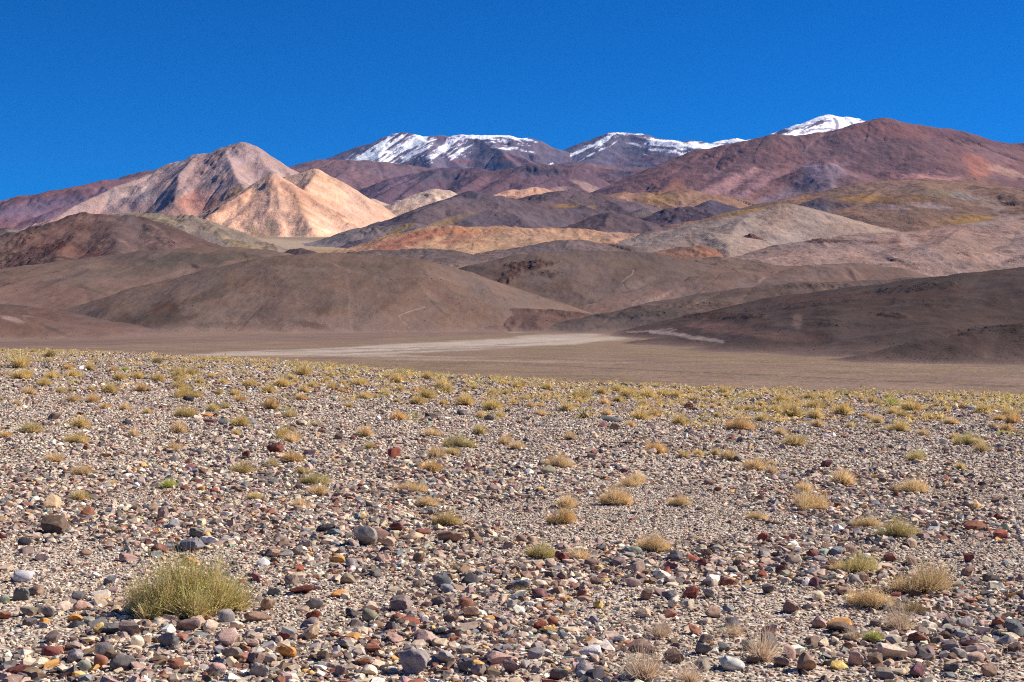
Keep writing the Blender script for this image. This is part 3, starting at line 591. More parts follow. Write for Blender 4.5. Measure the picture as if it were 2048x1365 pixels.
hill('hill', [
    R('1010,420 1040,406 1065,394 1089,392 1118,386 1153,385 1184,389 1213,393 1235,402 1260,425', 7400, m=0.32, r=40), R('1118,386 1125,410 1140,430', 7400, 6900, m=0.35), R('1060,425 1100,418 1160,418 1200,430', 6900, m=0.3)],
    (0.125, 0.09, 0.085), 'rounded dark grey hill with ochre bands left of the ochre saddle', amp=5,
    patches=[(1160, 398, 40, 10, 5, (0.14, 0.1, 0.08), 0.6), (1130, 412, 45, 4, 0, (0.24, 0.15, 0.05), 0.8), (1190, 440, 60, 5, -20, (0.2, 0.14, 0.08), 0.5), (1150, 425, 30, 6, 0, (0.12, 0.1, 0.11), 0.6), (1185, 415, 10, 3, 0, (0.26, 0.16, 0.06), 0.7)],
    rocks=[(1078, 396, 20, 6, 0, 0.8), (1190, 396, 12, 5, 0, 0.5)])
hill('hill', [
    R('800,462 836,446 861,431 896,412 921,399 931,389 942,385 956,391 968,390 980,398 1002,394 1016,396 1037,410 1072,427 1107,445 1142,457 1180,464', 6700, m=0.36, r=18),
    R('942,385 935,410 900,440 860,456', 6700, 6100, m=0.38, r=20), R('968,390 990,415 1020,440 1060,456', 6700, 6100, m=0.36, r=20)],
    (0.125, 0.095, 0.09), 'dark grey hill with a small dark twin-knobbed summit in the middle', amp=6,
    patches=[(942, 392, 14, 8, 0, (0.06, 0.055, 0.065), 0.9), (970, 397, 10, 6, 0, (0.08, 0.06, 0.06), 0.9), (900, 440, 60, 5, -15, (0.22, 0.15, 0.06), 0.7), (960, 440, 60, 14, 10, (0.115, 0.09, 0.095), 0.7), (1030, 430, 30, 10, 20, (0.16, 0.12, 0.12), 0.6), (870, 452, 40, 4, -10, (0.24, 0.16, 0.06), 0.6)],
    rocks=[(942, 391, 14, 6, 0, 0.8), (928, 428, 14, 4, 0, 0.7), (920, 447, 30, 5, 0, 0.6), (1080, 447, 40, 4, 10, 0.3)])
hill('hill', [
    R('1140,466 1160,456 1184,441 1206,430 1227,427 1248,431 1280,443 1310,455 1350,466', 5700, m=0.36, r=18), R('1206,430 1205,450 1200,462', 5700, 5400, m=0.4), R('1240,436 1270,428 1290,417 1300,422 1330,437', 6000, m=0.4, r=12)],
    (0.125, 0.09, 0.085), 'small dark cone hill in front of the ochre saddle', amp=5, patches=[(1206, 433, 16, 6, 0, (0.07, 0.06, 0.065), 0.8), (1290, 428, 30, 9, 0, (0.19, 0.16, 0.12), 0.8)], rocks=[(1206, 434, 12, 5, 0, 0.6), (1240, 436, 16, 4, 0, 0.5)])
hill('hill', [
    R('1290,452 1316,437 1340,421 1365,418 1379,415 1400,418 1419,416 1445,422 1480,440', 5900, m=0.42, r=15), R('1395,416 1410,406 1426,400 1440,408 1470,425', 6200, m=0.42, r=15), R('1379,415 1385,435 1380,450', 5900, 5600, m=0.45), R('1340,421 1335,440 1330,452', 5900, 5600, m=0.45)],
    (0.105, 0.08, 0.09), 'dark purplish rocky hill left of the pale beige hill', amp=7, patches=[(1426, 408, 22, 8, 0, (0.13, 0.11, 0.12), 0.7)], rocks=[(1385, 432, 70, 14, 0, 0.9)])
hill('hill', [
    R('600,508 620,504 650,489 696,470 731,456 773,454 805,452 833,449 870,455', 5600, m=0.33, r=25), R('640,518 690,505 735,488 790,470 833,455', 5300, m=0.35, r=20)],
    (0.16, 0.135, 0.115), 'grey-green spur with a dark cliff sloping down beside the peach cone', amp=4,
    patches=[(760, 480, 110, 5, -27, (0.25, 0.17, 0.05), 0.75), (690, 500, 50, 10, -25, (0.085, 0.075, 0.09), 0.9), (820, 470, 60, 10, -27, (0.14, 0.11, 0.105), 0.7)],
    rocks=[(748, 462, 26, 8, 0, 1.2), (690, 500, 44, 8, -28, 1.0), (811, 452, 4, 5, 0, 0.7)])
hill('hill', [
    R('40,520 60,500 120,470 180,445 218,433 264,427 299,427 323,434 340,432 352,433 380,434 397,445 429,459 454,473 485,480 510,487 538,491 556,501 570,514', 4500, m=0.4, r=15), R('323,434 350,460 380,500', 4500, 4150, m=0.42), R('397,445 420,475 440,500', 4500, 4200, m=0.42), R('510,487 520,498 530,510', 4500, 4300, m=0.4)],
    (0.215, 0.18, 0.135), 'olive-grey hill with ragged dark crags behind the dark brown hill at left', amp=6,
    patches=[(320, 440, 60, 8, 10, (0.24, 0.21, 0.13), 0.7), (430, 490, 60, 16, 30, (0.19, 0.165, 0.14), 0.7), (500, 497, 50, 8, 10, (0.3, 0.24, 0.12), 0.8), (70, 460, 60, 8, 0, (0.15, 0.13, 0.09), 0.7), (450, 475, 40, 5, 28, (0.3, 0.25, 0.15), 0.6)],
    rocks=[(310, 444, 60, 8, 10, 0.8), (372, 437, 26, 8, 0, 1.1), (358, 468, 30, 14, 30, 1.1), (430, 462, 40, 8, 25, 0.8), (480, 492, 50, 8, 14, 0.8), (538, 498, 24, 8, 20, 1.1)])
hill('hill', [R('-60,468 0,460 20,458 35,460 60,468 90,480', 4100, m=0.45, r=12), R('20,458 25,475 20,490', 4100, 3900, m=0.5)],
    (0.14, 0.11, 0.1), 'small craggy hill at the far left edge', amp=5, rocks=[(20, 472, 50, 8, 5, 1.2)], patches=[(40, 466, 30, 4, 10, (0.3, 0.25, 0.2), 0.6)])
hill('hill', [
    R('690,512 720,498 750,490 791,480 833,464 868,455 917,454 960,456 1002,454 1037,458 1107,459 1177,462 1230,466 1290,470', 4900, m=0.3, r=40), R('868,455 840,478 800,495 760,508', 4900, 4400, m=0.26), R('1002,454 960,480 900,510', 4900, 4250, m=0.2), R('1100,459 1090,480 1040,508', 4900, 4250, m=0.2)],
    (0.40, 0.255, 0.15), 'low rusty red and tan striped rise in the middle distance', amp=5, streak=0.2, lam=40,
    patches=[(855, 468, 90, 9, -8, (0.34, 0.15, 0.085), 0.85), (790, 488, 80, 11, -12, (0.3, 0.13, 0.085), 0.85), (900, 482, 60, 7, -15, (0.3, 0.15, 0.1), 0.7), (930, 464, 60, 7, 0, (0.4, 0.19, 0.09), 0.6), (872, 492, 30, 6, 10, (0.5, 0.33, 0.18), 0.8),
             (1090, 472, 110, 9, 0, (0.4, 0.27, 0.18), 0.7), (960, 500, 80, 12, 0, (0.42, 0.3, 0.17), 0.7), (950, 520, 50, 6, 0, (0.52, 0.38, 0.26), 0.8), (820, 480, 60, 3, -15, (0.48, 0.25, 0.13), 0.5), (1230, 472, 60, 6, 0, (0.28, 0.2, 0.17), 0.7)], rocks=[(850, 500, 40, 5, 0, 0.2)])
hill('hill', [
    R('1250,490 1300,470 1359,449 1419,437 1470,425 1514,418 1537,414 1560,411 1573,410 1593,418 1616,427 1656,441 1696,455 1743,468 1790,478', 4700, m=0.3, r=25),
    R('1573,410 1560,440 1540,470', 4700, 4200, m=0.32), R('1470,425 1430,455 1400,480', 4700, 4250, m=0.3), R('1616,427 1625,455 1640,480', 4700, 4250, m=0.3), R('1330,500 1370,480 1420,465', 4100, m=0.2)],
    (0.305, 0.245, 0.195), 'pale beige-grey hill with a smooth curved top in the right middle distance', spurs=0.5, relief=0.25, amp=3, streak=0.12,
    patches=[(1500, 421, 60, 5, -13, (0.32, 0.19, 0.05), 0.95), (1440, 432, 70, 6, -12, (0.22, 0.15, 0.075), 0.85), (1540, 418, 40, 6, -10, (0.24, 0.18, 0.13), 0.6), (1370, 446, 60, 5, -12, (0.33, 0.18, 0.1), 0.7), (1310, 458, 60, 8, -10, (0.18, 0.12, 0.11), 0.7), (1350, 490, 60, 12, -15, (0.24, 0.19, 0.15), 0.5),
             (1560, 445, 110, 4, 10, (0.22, 0.18, 0.14), 0.6, 'speck'), (1650, 465, 60, 14, 20, (0.33, 0.26, 0.21), 0.5), (1450, 480, 60, 14, -10, (0.31, 0.26, 0.2), 0.5)])
hill('hill', [
    R('1475,512 1488,500 1490,480 1494,473 1506,471 1520,478 1537,487 1569,505 1590,515', 4100, m=0.6, r=6), R('1500,471 1510,492 1515,505', 4100, 4000, m=0.7, r=6)],
    (0.15, 0.085, 0.07), 'small red-brown rock bluff standing out of the pale hill', amp=3, k=6, rocks=[(1525, 490, 50, 20, 25, 1.1)], patches=[(1500, 512, 40, 5, 0, (0.15, 0.12, 0.12), 0.7)])
hill('hill', [R('1310,512 1345,500 1375,494 1395,493 1410,500 1440,515', 3800, m=0.3, r=15)], (0.3, 0.17, 0.11), 'low orange-brown knoll among the pale slopes', amp=3, patches=[(1375, 497, 36, 4, 0, (0.16, 0.11, 0.09), 0.8), (1410, 507, 25, 6, 20, (0.4, 0.2, 0.11), 0.8)], rocks=[(1400, 503, 30, 6, 10, 0.6)])
hill('hill', [
    R('1520,524 1569,507 1620,485 1680,478 1743,469 1800,467 1854,463 1933,453 1992,443 2048,443 2150,440 2300,445', 3700, m=0.22, r=60),
    R('1620,485 1640,478 1680,480 1740,484', 3650, m=0.3, r=12), R('1743,469 1760,500 1800,530 1850,552', 3700, 2900, m=0.22, r=40), R('1950,452 1920,490 1900,530', 3700, 3000, m=0.22, r=40), R('1850,508 1900,504 1950,512 2010,505 2100,495', 3200, m=0.2, r=30), R('1650,500 1700,492 1760,498', 3400, m=0.18, r=30), R('1990,540 2040,520 2100,505', 2900, m=0.25, r=15)],
    (0.30, 0.215, 0.17), 'broad pale pinkish-grey undulating slope at right middle distance', relief=0.35, amp=4, streak=0.2,
    patches=[(1700, 490, 110, 9, 0, (0.28, 0.215, 0.19), 0.7), (1900, 470, 150, 10, -5, (0.32, 0.21, 0.16), 0.6), (1660, 483, 60, 4, 0, (0.16, 0.09, 0.07), 0.9), (1780, 485, 70, 3, -4, (0.24, 0.13, 0.1), 0.6), (1930, 500, 80, 3, 3, (0.21, 0.16, 0.12), 0.7), (1850, 500, 60, 12, 30, (0.37, 0.29, 0.25), 0.6),
             (1790, 520, 60, 5, 20, (0.21, 0.17, 0.14), 0.6), (1950, 530, 80, 6, 8, (0.2, 0.165, 0.13), 0.6), (2020, 490, 60, 8, -10, (0.34, 0.25, 0.2), 0.5), (1780, 545, 120, 8, 5, (0.34, 0.26, 0.21), 0.5)],
    rocks=[(1635, 483, 24, 4, 0, 1.0), (1700, 484, 60, 3, 0, 0.6), (1800, 521, 26, 4, 10, 0.6), (1930, 508, 40, 4, 5, 0.4), (2030, 520, 22, 5, -20, 0.6)])
hill('hill', [
    R('930,535 977,521 1019,508 1058,500 1107,487 1140,483 1160,482 1213,489 1265,499 1318,508 1370,515 1430,522', 4000, m=0.25, r=40), R('1107,487 1100,505 1080,520', 4000, 3600, m=0.16)],
    (0.165, 0.125, 0.11), 'low dark grey mound right of the rusty striped rise', amp=4, streak=0.15,
    patches=[(1120, 500, 130, 8, 3, (0.135, 0.115, 0.115), 0.7), (1270, 512, 90, 5, 5, (0.3, 0.23, 0.2), 0.6), (1200, 502, 90, 3, 5, (0.2, 0.16, 0.14), 0.6)])
hill('hill', [R('560,530 600,524 650,519 685,512 720,506 755,504 800,502 840,500 861,500 880,506 900,515 940,530', 3900, m=0.2, r=30), R('755,504 760,515 750,525', 3900, 3600, m=0.2)],
    (0.125, 0.1, 0.09), 'low dark grey mound left of the rusty striped rise', amp=4, patches=[(780, 512, 80, 3, 0, (0.18, 0.145, 0.12), 0.6), (700, 516, 50, 3, 0, (0.17, 0.14, 0.12), 0.6)])
hill('hill', [R('525,522 541,514 560,510 575,506 590,500 602,498 612,501 626,512 640,524', 3500, m=0.45, r=10)], (0.1, 0.07, 0.07), 'tiny dark double knoll behind the central brown hill', amp=4, rocks=[(590, 508, 40, 8, 0, 0.7)])
hill('hill', [
    R('-60,520 -20,502 21,484 53,466 84,454 123,450 145,450 155,441 158,434 163,429 169,428 179,433 211,431 240,432 264,433 288,438 309,452 338,473 369,498 395,512', 3400, m=0.42, r=12),
    R('123,450 90,480 50,515 0,540', 3400, 2950, m=0.45, r=12), R('163,429 150,465 130,500 110,530', 3400, 2900, m=0.42, r=12), R('211,431 230,470 235,510', 3400, 2950, m=0.42, r=15), R('288,438 310,480 330,510', 3400, 3050, m=0.42, r=15)],
    (0.125, 0.085, 0.072), 'dark red-brown hill with a knobbed top and rocky left shoulder', amp=5, streak=0.22, streak_col=(0.19, 0.12, 0.09),
    patches=[(270, 450, 60, 14, 30, (0.12, 0.095, 0.085), 0.8), (330, 485, 50, 10, 35, (0.14, 0.1, 0.085), 0.6), (100, 490, 90, 30, -30, (0.12, 0.07, 0.058), 0.7), (180, 510, 140, 10, 10, (0.17, 0.09, 0.065), 0.7), (150, 470, 90, 20, 20, (0.2, 0.13, 0.1), 0.5, 'speck')],
    rocks=[(40, 485, 70, 14, -35, 1.2), (60, 515, 100, 16, -20, 1.0), (166, 433, 14, 7, 0, 1.0), (20, 520, 60, 18, 0, 1.1), (340, 490, 60, 7, 38, 0.8), (90, 458, 24, 5, -20, 0.8), (110, 525, 60, 8, -5, 0.9), (200, 505, 50, 10, 20, 0.4)])

BR = (0.155, 0.11, 0.08)
hill('hill', [R('700,545 784,531 850,530 950,530 1023,529 1100,530 1200,532', 3000, m=0.1, r=60), R('835,541 900,537 1015,537', 2700, m=0.3, r=15)],
    (0.2, 0.15, 0.11), 'buff valley shelf between the two central brown hills', amp=3, patches=[(930, 548, 100, 8, 10, (0.15, 0.115, 0.08), 0.7), (850, 565, 50, 10, 40, (0.22, 0.145, 0.105), 0.7)], rocks=[(970, 552, 60, 12, 0, 0.5)], speck=0.7)
hill('hill', [R('1340,522 1379,517 1431,514 1478,522 1530,530 1577,532 1616,536 1700,540 1800,552', 2900, m=0.18, r=30)], (0.17, 0.12, 0.09), 'brown rounded hill behind the pale gullied slope', amp=3)
hill('hill', [
    R('130,560 160,590 180,620', 2150, 1800, m=0.3, r=20), R('-150,580 -80,560 0,543 70,533 148,526 211,521 264,519 316,512 369,508 422,505 460,505 492,507 538,513 580,524 620,540', 2300, m=0.24, r=50),
    R('264,519 200,545 120,560 40,580 -60,590', 2300, 1900, m=0.2, r=50), R('422,505 390,530 360,548 330,562', 2300, 2120, m=0.24, r=50)],
    BR, 'wide smooth brown hill at left, behind the central one', amp=4, lam=110, speck=0.8, k=14,
    patches=[(200, 565, 140, 10, -4, (0.185, 0.128, 0.096), 0.8), (330, 560, 100, 9, -18, (0.2, 0.14, 0.105), 0.8), (400, 518, 150, 12, -3, (0.095, 0.078, 0.058), 0.9), (250, 545, 120, 12, -8, (0.125, 0.1, 0.075), 0.6), (90, 590, 130, 30, 5, (0.17, 0.108, 0.08), 0.8), (200, 625, 90, 18, 0, (0.185, 0.13, 0.1), 0.6), (60, 530, 50, 4, 0, (0.19, 0.13, 0.09), 0.6), (500, 520, 60, 8, 10, (0.15, 0.11, 0.075), 0.6), (390, 533, 10, 4, 20, (0.05, 0.04, 0.035), 0.9)])
hill('hill', [
    R('130,648 158,633 211,610 264,594 292,591 316,586 387,568 440,548 492,530 530,522', 1780, 1950, m=0.34, r=10), R('316,586 300,605 290,622', 1950, 1800, m=0.3)],
    (0.205, 0.130, 0.098), 'narrow reddish brown ridge left of the central hill', amp=3, speck=0.8,
    patches=[(230, 608, 75, 11, -18, (0.085, 0.07, 0.052), 0.95), (380, 578, 90, 9, -18, (0.18, 0.112, 0.082), 0.8), (340, 600, 70, 8, -22, (0.155, 0.11, 0.085), 0.7), (498, 535, 8, 5, -40, (0.28, 0.2, 0.16), 0.9), (170, 634, 30, 3, -18, (0.24, 0.18, 0.145), 0.8)],
    lines=[('118,640 130,634 160,630', 1.2, (0.4, 0.31, 0.25), 0.8), ('178,655 195,645 240,634', 1.2, (0.36, 0.27, 0.22), 0.6), ('495,550 505,538 520,528', 1.5, (0.36, 0.27, 0.22), 0.7)])
hill('hill', [
    R('180,662 211,645 264,624 302,610 334,603 387,586 440,568 492,558 510,550 527,540 556,522 598,517 650,516 720,519 784,526 808,533 833,547 861,566 896,587 924,600 960,614 990,630', 1650, m=0.3, r=35),
    R('302,610 310,635 320,655', 1650, 1500, m=0.34, r=12), R('650,516 600,560 560,610 540,645', 1650, 1400, m=0.33, r=25), R('784,526 800,570 810,610 800,645', 1650, 1440, m=0.34, r=25), R('440,568 430,600 425,640', 1650, 1480, m=0.35, r=20)],
    BR, 'big smooth central brown hill rising from the plain', amp=2.5, lam=80, speck=0.9, k=12,
    patches=[(680, 530, 180, 9, 2, (0.12, 0.088, 0.062), 0.7), (400, 595, 110, 14, -22, (0.105, 0.078, 0.058), 0.85), (310, 635, 95, 24, -10, (0.09, 0.066, 0.048), 0.95), (640, 640, 200, 14, 0, (0.185, 0.135, 0.105), 0.6), (320, 618, 40, 10, -20, (0.13, 0.07, 0.045), 0.7), (600, 590, 140, 30, -10, (0.165, 0.118, 0.09), 0.5), (880, 590, 50, 9, 28, (0.19, 0.115, 0.085), 0.7), (420, 650, 120, 7, 0, (0.125, 0.095, 0.075), 0.6),  # darkest patch: shade of the left-facing flank put into the colour
             (530, 640, 60, 14, 30, (0.13, 0.09, 0.065), 0.6), (610, 648, 60, 8, 10, (0.115, 0.08, 0.06), 0.7), (670, 530, 20, 3, 30, (0.2, 0.14, 0.1), 0.7)],
    lines=[('820,655 800,640 799,633 815,625 850,615', 1.0, (0.32, 0.25, 0.2), 0.6), ('500,585 560,600 640,612', 0.8, (0.24, 0.17, 0.13), 0.5), ('660,525 720,548 780,560', 0.8, (0.22, 0.15, 0.11), 0.4)])
hill('hill', [
    R('900,605 921,593 966,572 985,562 1002,550 1023,533 1037,524 1060,520 1090,517 1130,515 1177,514 1213,513 1248,512 1290,515 1318,519 1350,524 1400,540 1440,560', 2050, m=0.3, r=30),
    R('1037,524 1020,560 985,598', 2050, 1860, m=0.36, r=10), R('1130,515 1140,560 1150,600', 2050, 1830, m=0.34, r=25), R('1290,515 1300,545 1290,575 1250,600', 2050, 1850, m=0.34, r=15), R('1200,514 1215,550 1215,590', 2050, 1850, m=0.34, r=20)],
    (0.145, 0.104, 0.078), 'brown hill with a dark red rocky crown right of the central hill', amp=2.5, lam=90, speck=0.8, k=12,
    patches=[(1050, 535, 70, 12, -10, (0.1, 0.06, 0.045), 0.8), (1000, 570, 60, 12, -35, (0.12, 0.075, 0.055), 0.7), (1250, 525, 60, 8, 0, (0.14, 0.105, 0.07), 0.7), (1180, 590, 100, 18, -5, (0.17, 0.125, 0.1), 0.6), (1270, 570, 50, 10, -20, (0.19, 0.14, 0.11), 0.6), (960, 612, 60, 5, 0, (0.15, 0.085, 0.062), 0.6)],
    rocks=[(1060, 530, 50, 9, -5, 1.1), (1020, 552, 40, 10, -35, 1.0), (1100, 548, 30, 7, 0, 0.8), (985, 572, 30, 8, -35, 0.6), (1045, 588, 22, 7, 0, 0.6), (1130, 590, 50, 9, 0, 0.3), (960, 605, 30, 5, 0, 0.6)],
    lines=[('1268,541 1262,550 1248,560 1244,568 1254,580 1266,590', 1.0, (0.34, 0.27, 0.22), 0.65), ('1246,566 1256,580 1266,592', 2.2, (0.07, 0.05, 0.04), 0.6)])
hill('hill', [
    R('1150,635 1177,618 1220,603 1265,589 1318,572 1350,565 1379,556 1420,551 1442,548 1478,544 1537,544 1577,540 1628,530 1660,528 1696,528 1755,534 1800,545', 1850, m=0.26, r=25),
    R('1379,556 1400,575 1430,582', 1850, 1750, m=0.27), R('1265,589 1260,605 1250,620', 1850, 1720, m=0.3)],
    (0.18, 0.125, 0.095), 'pale brown gullied slope with pinkish scree fans, right of the rocky-crowned hill', amp=4, lam=26, streak=0.14, speck=0.5,
    patches=[(1330, 595, 90, 14, -15, (0.23, 0.16, 0.125), 0.7), (1440, 555, 70, 6, 0, (0.15, 0.1, 0.07), 0.6), (1560, 548, 90, 6, -3, (0.16, 0.108, 0.082), 0.6), (1700, 535, 70, 6, 0, (0.19, 0.135, 0.11), 0.6)],
    lines=[('1262,622 1268,606 1290,594', 1.0, (0.34, 0.26, 0.21), 0.6), ('1375,541 1382,552 1370,562', 1.6, (0.07, 0.055, 0.045), 0.6)])
hill('hill', [
    R('1290,632 1324,619 1350,608 1379,600 1419,590 1458,581 1500,575 1537,572 1600,568 1696,563 1814,557 1900,555', 1500, m=0.24, r=20), R('1419,590 1440,605 1460,612', 1500, 1400, m=0.25)],
    (0.125, 0.09, 0.068), 'dark brown stony slope between the pale gullied one and the black-brown hill', amp=3, speck=0.9, patches=[(1420, 600, 70, 8, 0, (0.15, 0.115, 0.09), 0.6), (1500, 585, 80, 5, -8, (0.08, 0.062, 0.05), 0.7), (1340, 622, 40, 5, -15, (0.09, 0.068, 0.052), 0.7), (1620, 575, 100, 5, 0, (0.1, 0.075, 0.058), 0.6)], rocks=[(1400, 612, 70, 8, 0, 0.4), (1650, 572, 80, 5, 0, 0.5)])
hill('hill', [
    R('785,648 800,640 812,630 835,625 861,621 914,617 952,614 1002,617 1054,617 1107,621 1135,625 1160,628 1190,636 1230,645', 1470, m=0.26, r=8), R('861,621 855,635 850,645', 1470, 1420, m=0.26)],
    (0.14, 0.092, 0.07), 'low dark foothill at the foot of the two central hills', amp=3, speck=1.0,
    patches=[(860, 632, 60, 7, 0, (0.075, 0.055, 0.042), 0.8), (980, 638, 90, 8, 0, (0.15, 0.09, 0.07), 0.6), (1110, 632, 60, 5, 5, (0.17, 0.1, 0.078), 0.6)], rocks=[(900, 626, 80, 7, 0, 0.4), (1120, 627, 60, 5, 5, 0.5)])
hill('hill', [
    R('1115,664 1132,658 1155,647 1177,638 1213,628 1250,625 1283,623 1320,618 1350,615 1390,618 1430,622 1500,628', 1400, m=0.26, r=8), R('1213,628 1215,642 1210,652', 1400, 1350, m=0.26)],
    (0.105, 0.082, 0.066), 'low black-brown foothill right of the pale river wash', amp=2.5, speck=1.0, patches=[(1220, 648, 60, 6, 0, (0.13, 0.095, 0.078), 0.5), (1310, 628, 60, 5, 0, (0.085, 0.07, 0.055), 0.6)], rocks=[(1260, 630, 90, 6, -3, 0.5)])
hill('hill', [
    R('1392,668 1400,652 1408,638 1419,627 1466,622 1506,611 1557,597 1597,590 1656,582 1720,575 1775,568 1826,558 1893,553 1972,547 2048,540 2150,530 2300,525', 1330, 700, m=0.26, r=12),
    R('1385,668 1403,650 1450,636 1520,637 1590,648 1620,668', 1260, 960, m=0.3, r=6), R('1700,606 1780,610 1850,614 1900,622', 860, 720, m=0.25, r=12), R('1972,548 1930,600 1900,660', 800, 610, m=0.22, r=20), R('1900,676 1980,662 2060,650 2150,642', 500, m=0.3, r=6)],
    (0.078, 0.056, 0.045), 'dark chocolate-brown stony hill filling the right edge above the plain', step=3.4, amp=3, lam=40, streak=0.1, speck=1.1, grain=0.4, k=5,
    patches=[(1650, 595, 120, 8, -5, (0.1, 0.058, 0.044), 0.7), (1850, 590, 140, 10, -5, (0.085, 0.05, 0.04), 0.7), (1440, 655, 90, 12, 6, (0.15, 0.092, 0.072), 0.85), (1560, 672, 110, 10, 5, (0.14, 0.09, 0.07), 0.7), (1700, 640, 130, 14, 4, (0.07, 0.053, 0.045), 0.5), (1595, 640, 10, 18, 0, (0.17, 0.12, 0.095), 0.7), (1960, 560, 120, 6, -3, (0.075, 0.06, 0.05), 0.6), (1420, 633, 60, 6, -4, (0.105, 0.06, 0.045), 0.6)],
    rocks=[(1440, 632, 90, 6, 0, 0.8), (1600, 610, 110, 7, -5, 0.5), (1830, 576, 90, 7, -5, 0.8), (1650, 645, 70, 8, 4, 0.5), (1790, 632, 30, 5, 5, 0.9), (1910, 605, 120, 10, 0, 0.4), (1980, 660, 80, 8, -5, 0.7)],
    lines=[('1255,664 1300,663 1345,657', 1.8, (0.33, 0.26, 0.22), 0.5), ('1300,664 1340,666 1385,675 1445,684', 3.6, (0.36, 0.29, 0.245), 0.7), ('1335,664 1352,659', 1.8, (0.34, 0.27, 0.23), 0.5)])
hill('hill', [R('-90,625 -40,614 0,612 21,610 53,614 80,624 105,635 130,649 158,666 178,682', 1250, m=0.25, r=20), R('-60,640 0,630 40,636 80,650 120,670', 1130, m=0.25, r=15)],
    (0.13, 0.085, 0.065), 'small brown foothill at the left edge of the plain', amp=3, speck=0.9, patches=[(25, 612, 40, 4, 3, (0.08, 0.062, 0.048), 0.8), (15, 636, 35, 6, 15, (0.28, 0.2, 0.16), 0.7), (110, 662, 50, 6, 25, (0.07, 0.055, 0.045), 0.7), (60, 665, 90, 10, 5, (0.15, 0.09, 0.062), 0.6)])
raise_hills()
print("land", TRIS[0])
# ------------------------------------------------------------------ near ground: where a pixel's ray meets it
_DD = np.geomspace(3.5, 130, 1400)
def hit(px, py):
    X = (px - CX) / F * _DD; Zl = CAM_Z + (HY - py) / F * _DD
    g = ground_z(X, _DD); w = np.nonzero(g >= Zl)[0]
    i = int(w[0]) if len(w) else len(_DD) - 1
    ed = float(np.interp(px, EDGE_PX, EDGE_D)); d = min(float(_DD[i]), ed * 1.02)
    x = (px - CX) / F * d
    return x, d, float(ground_z(np.array([x]), np.array([d]))[0])

COLS = {'red': (0.26, 0.075, 0.05), 'dark red': (0.15, 0.05, 0.04), 'maroon': (0.17, 0.075, 0.08), 'rust brown': (0.24, 0.10, 0.06), 'brown': (0.21, 0.135, 0.10), 'dark brown': (0.10, 0.065, 0.05),
        'tan': (0.40, 0.28, 0.19), 'pinkish tan': (0.38, 0.255, 0.21), 'cream': (0.56, 0.46, 0.34), 'white': (0.68, 0.64, 0.60), 'grey': (0.24, 0.215, 0.205), 'grey-brown': (0.22, 0.175, 0.15),
        'dark grey': (0.105, 0.098, 0.10), 'black': (0.045, 0.043, 0.048), 'slate': (0.125, 0.128, 0.132), 'blue-grey': (0.19, 0.20, 0.215), 'mauve': (0.225, 0.16, 0.145), 'orange': (0.52, 0.25, 0.08),
        'yellow': (0.52, 0.36, 0.12), 'olive': (0.19, 0.17, 0.12), 'green-grey': (0.25, 0.28, 0.21), 'pale grey': (0.42, 0.41, 0.42)}
# ---- stone shapes: a ball cut by random planes, edges worn, faces roughened
def stone_mesh(name, seed, sub=3, rough=0.05, planes=11, worn=0.5):
    import bmesh
    rs = np.random.RandomState(seed)
    bm = bmesh.new(); bmesh.ops.create_icosphere(bm, subdivisions=sub, radius=1.0)
    V = np.array([v.co[:] for v in bm.verts]); Fc = np.array([[v.index for v in f.verts] for f in bm.faces]); bm.free()
    n = rs.normal(size=(planes, 3)); n /= np.linalg.norm(n, axis=1)[:, None]
    h = rs.uniform(0.52, 0.95, planes)
    dots = V @ n.T
    rr = np.where(dots > 0.05, h / np.maximum(dots, 0.05), 9.0)
    k = 14 + 20 * (1 - worn)
    soft = -np.log(np.exp(-k * np.minimum(rr, 1.6)).sum(1) + np.exp(-k * 1.15)) / k
    r = soft
    def n3(p, f, s): return (fbm(p[:, 0] * f + p[:, 2] * f * 0.7, p[:, 1] * f - p[:, 2] * f * 0.6, 3, s))
    r = r + rough * n3(V, 2.3, seed) + rough * 0.5 * n3(V, 6.0, seed + 5)
    V = V * r[:, None]
    V = V @ (np.eye(3) + rs.uniform(-0.28, 0.28, (3, 3)))
    lo = V.min(0); hi = V.max(0); V = (V - (lo + hi) / 2) / ((hi - lo) / 2)   # unit box, -1..1
    me = bpy.data.meshes.new(name); me.from_pydata(V.tolist(), [], Fc.tolist())
    me.polygons.foreach_set('use_smooth', np.full(len(Fc), False)); me.materials.append(STONE); me.update()
    try: me.set_sharp_from_angle(angle=math.radians(28)); me.polygons.foreach_set('use_smooth', np.full(len(Fc), True)); me.set_sharp_from_angle(angle=math.radians(28))
    except Exception: pass
    return me
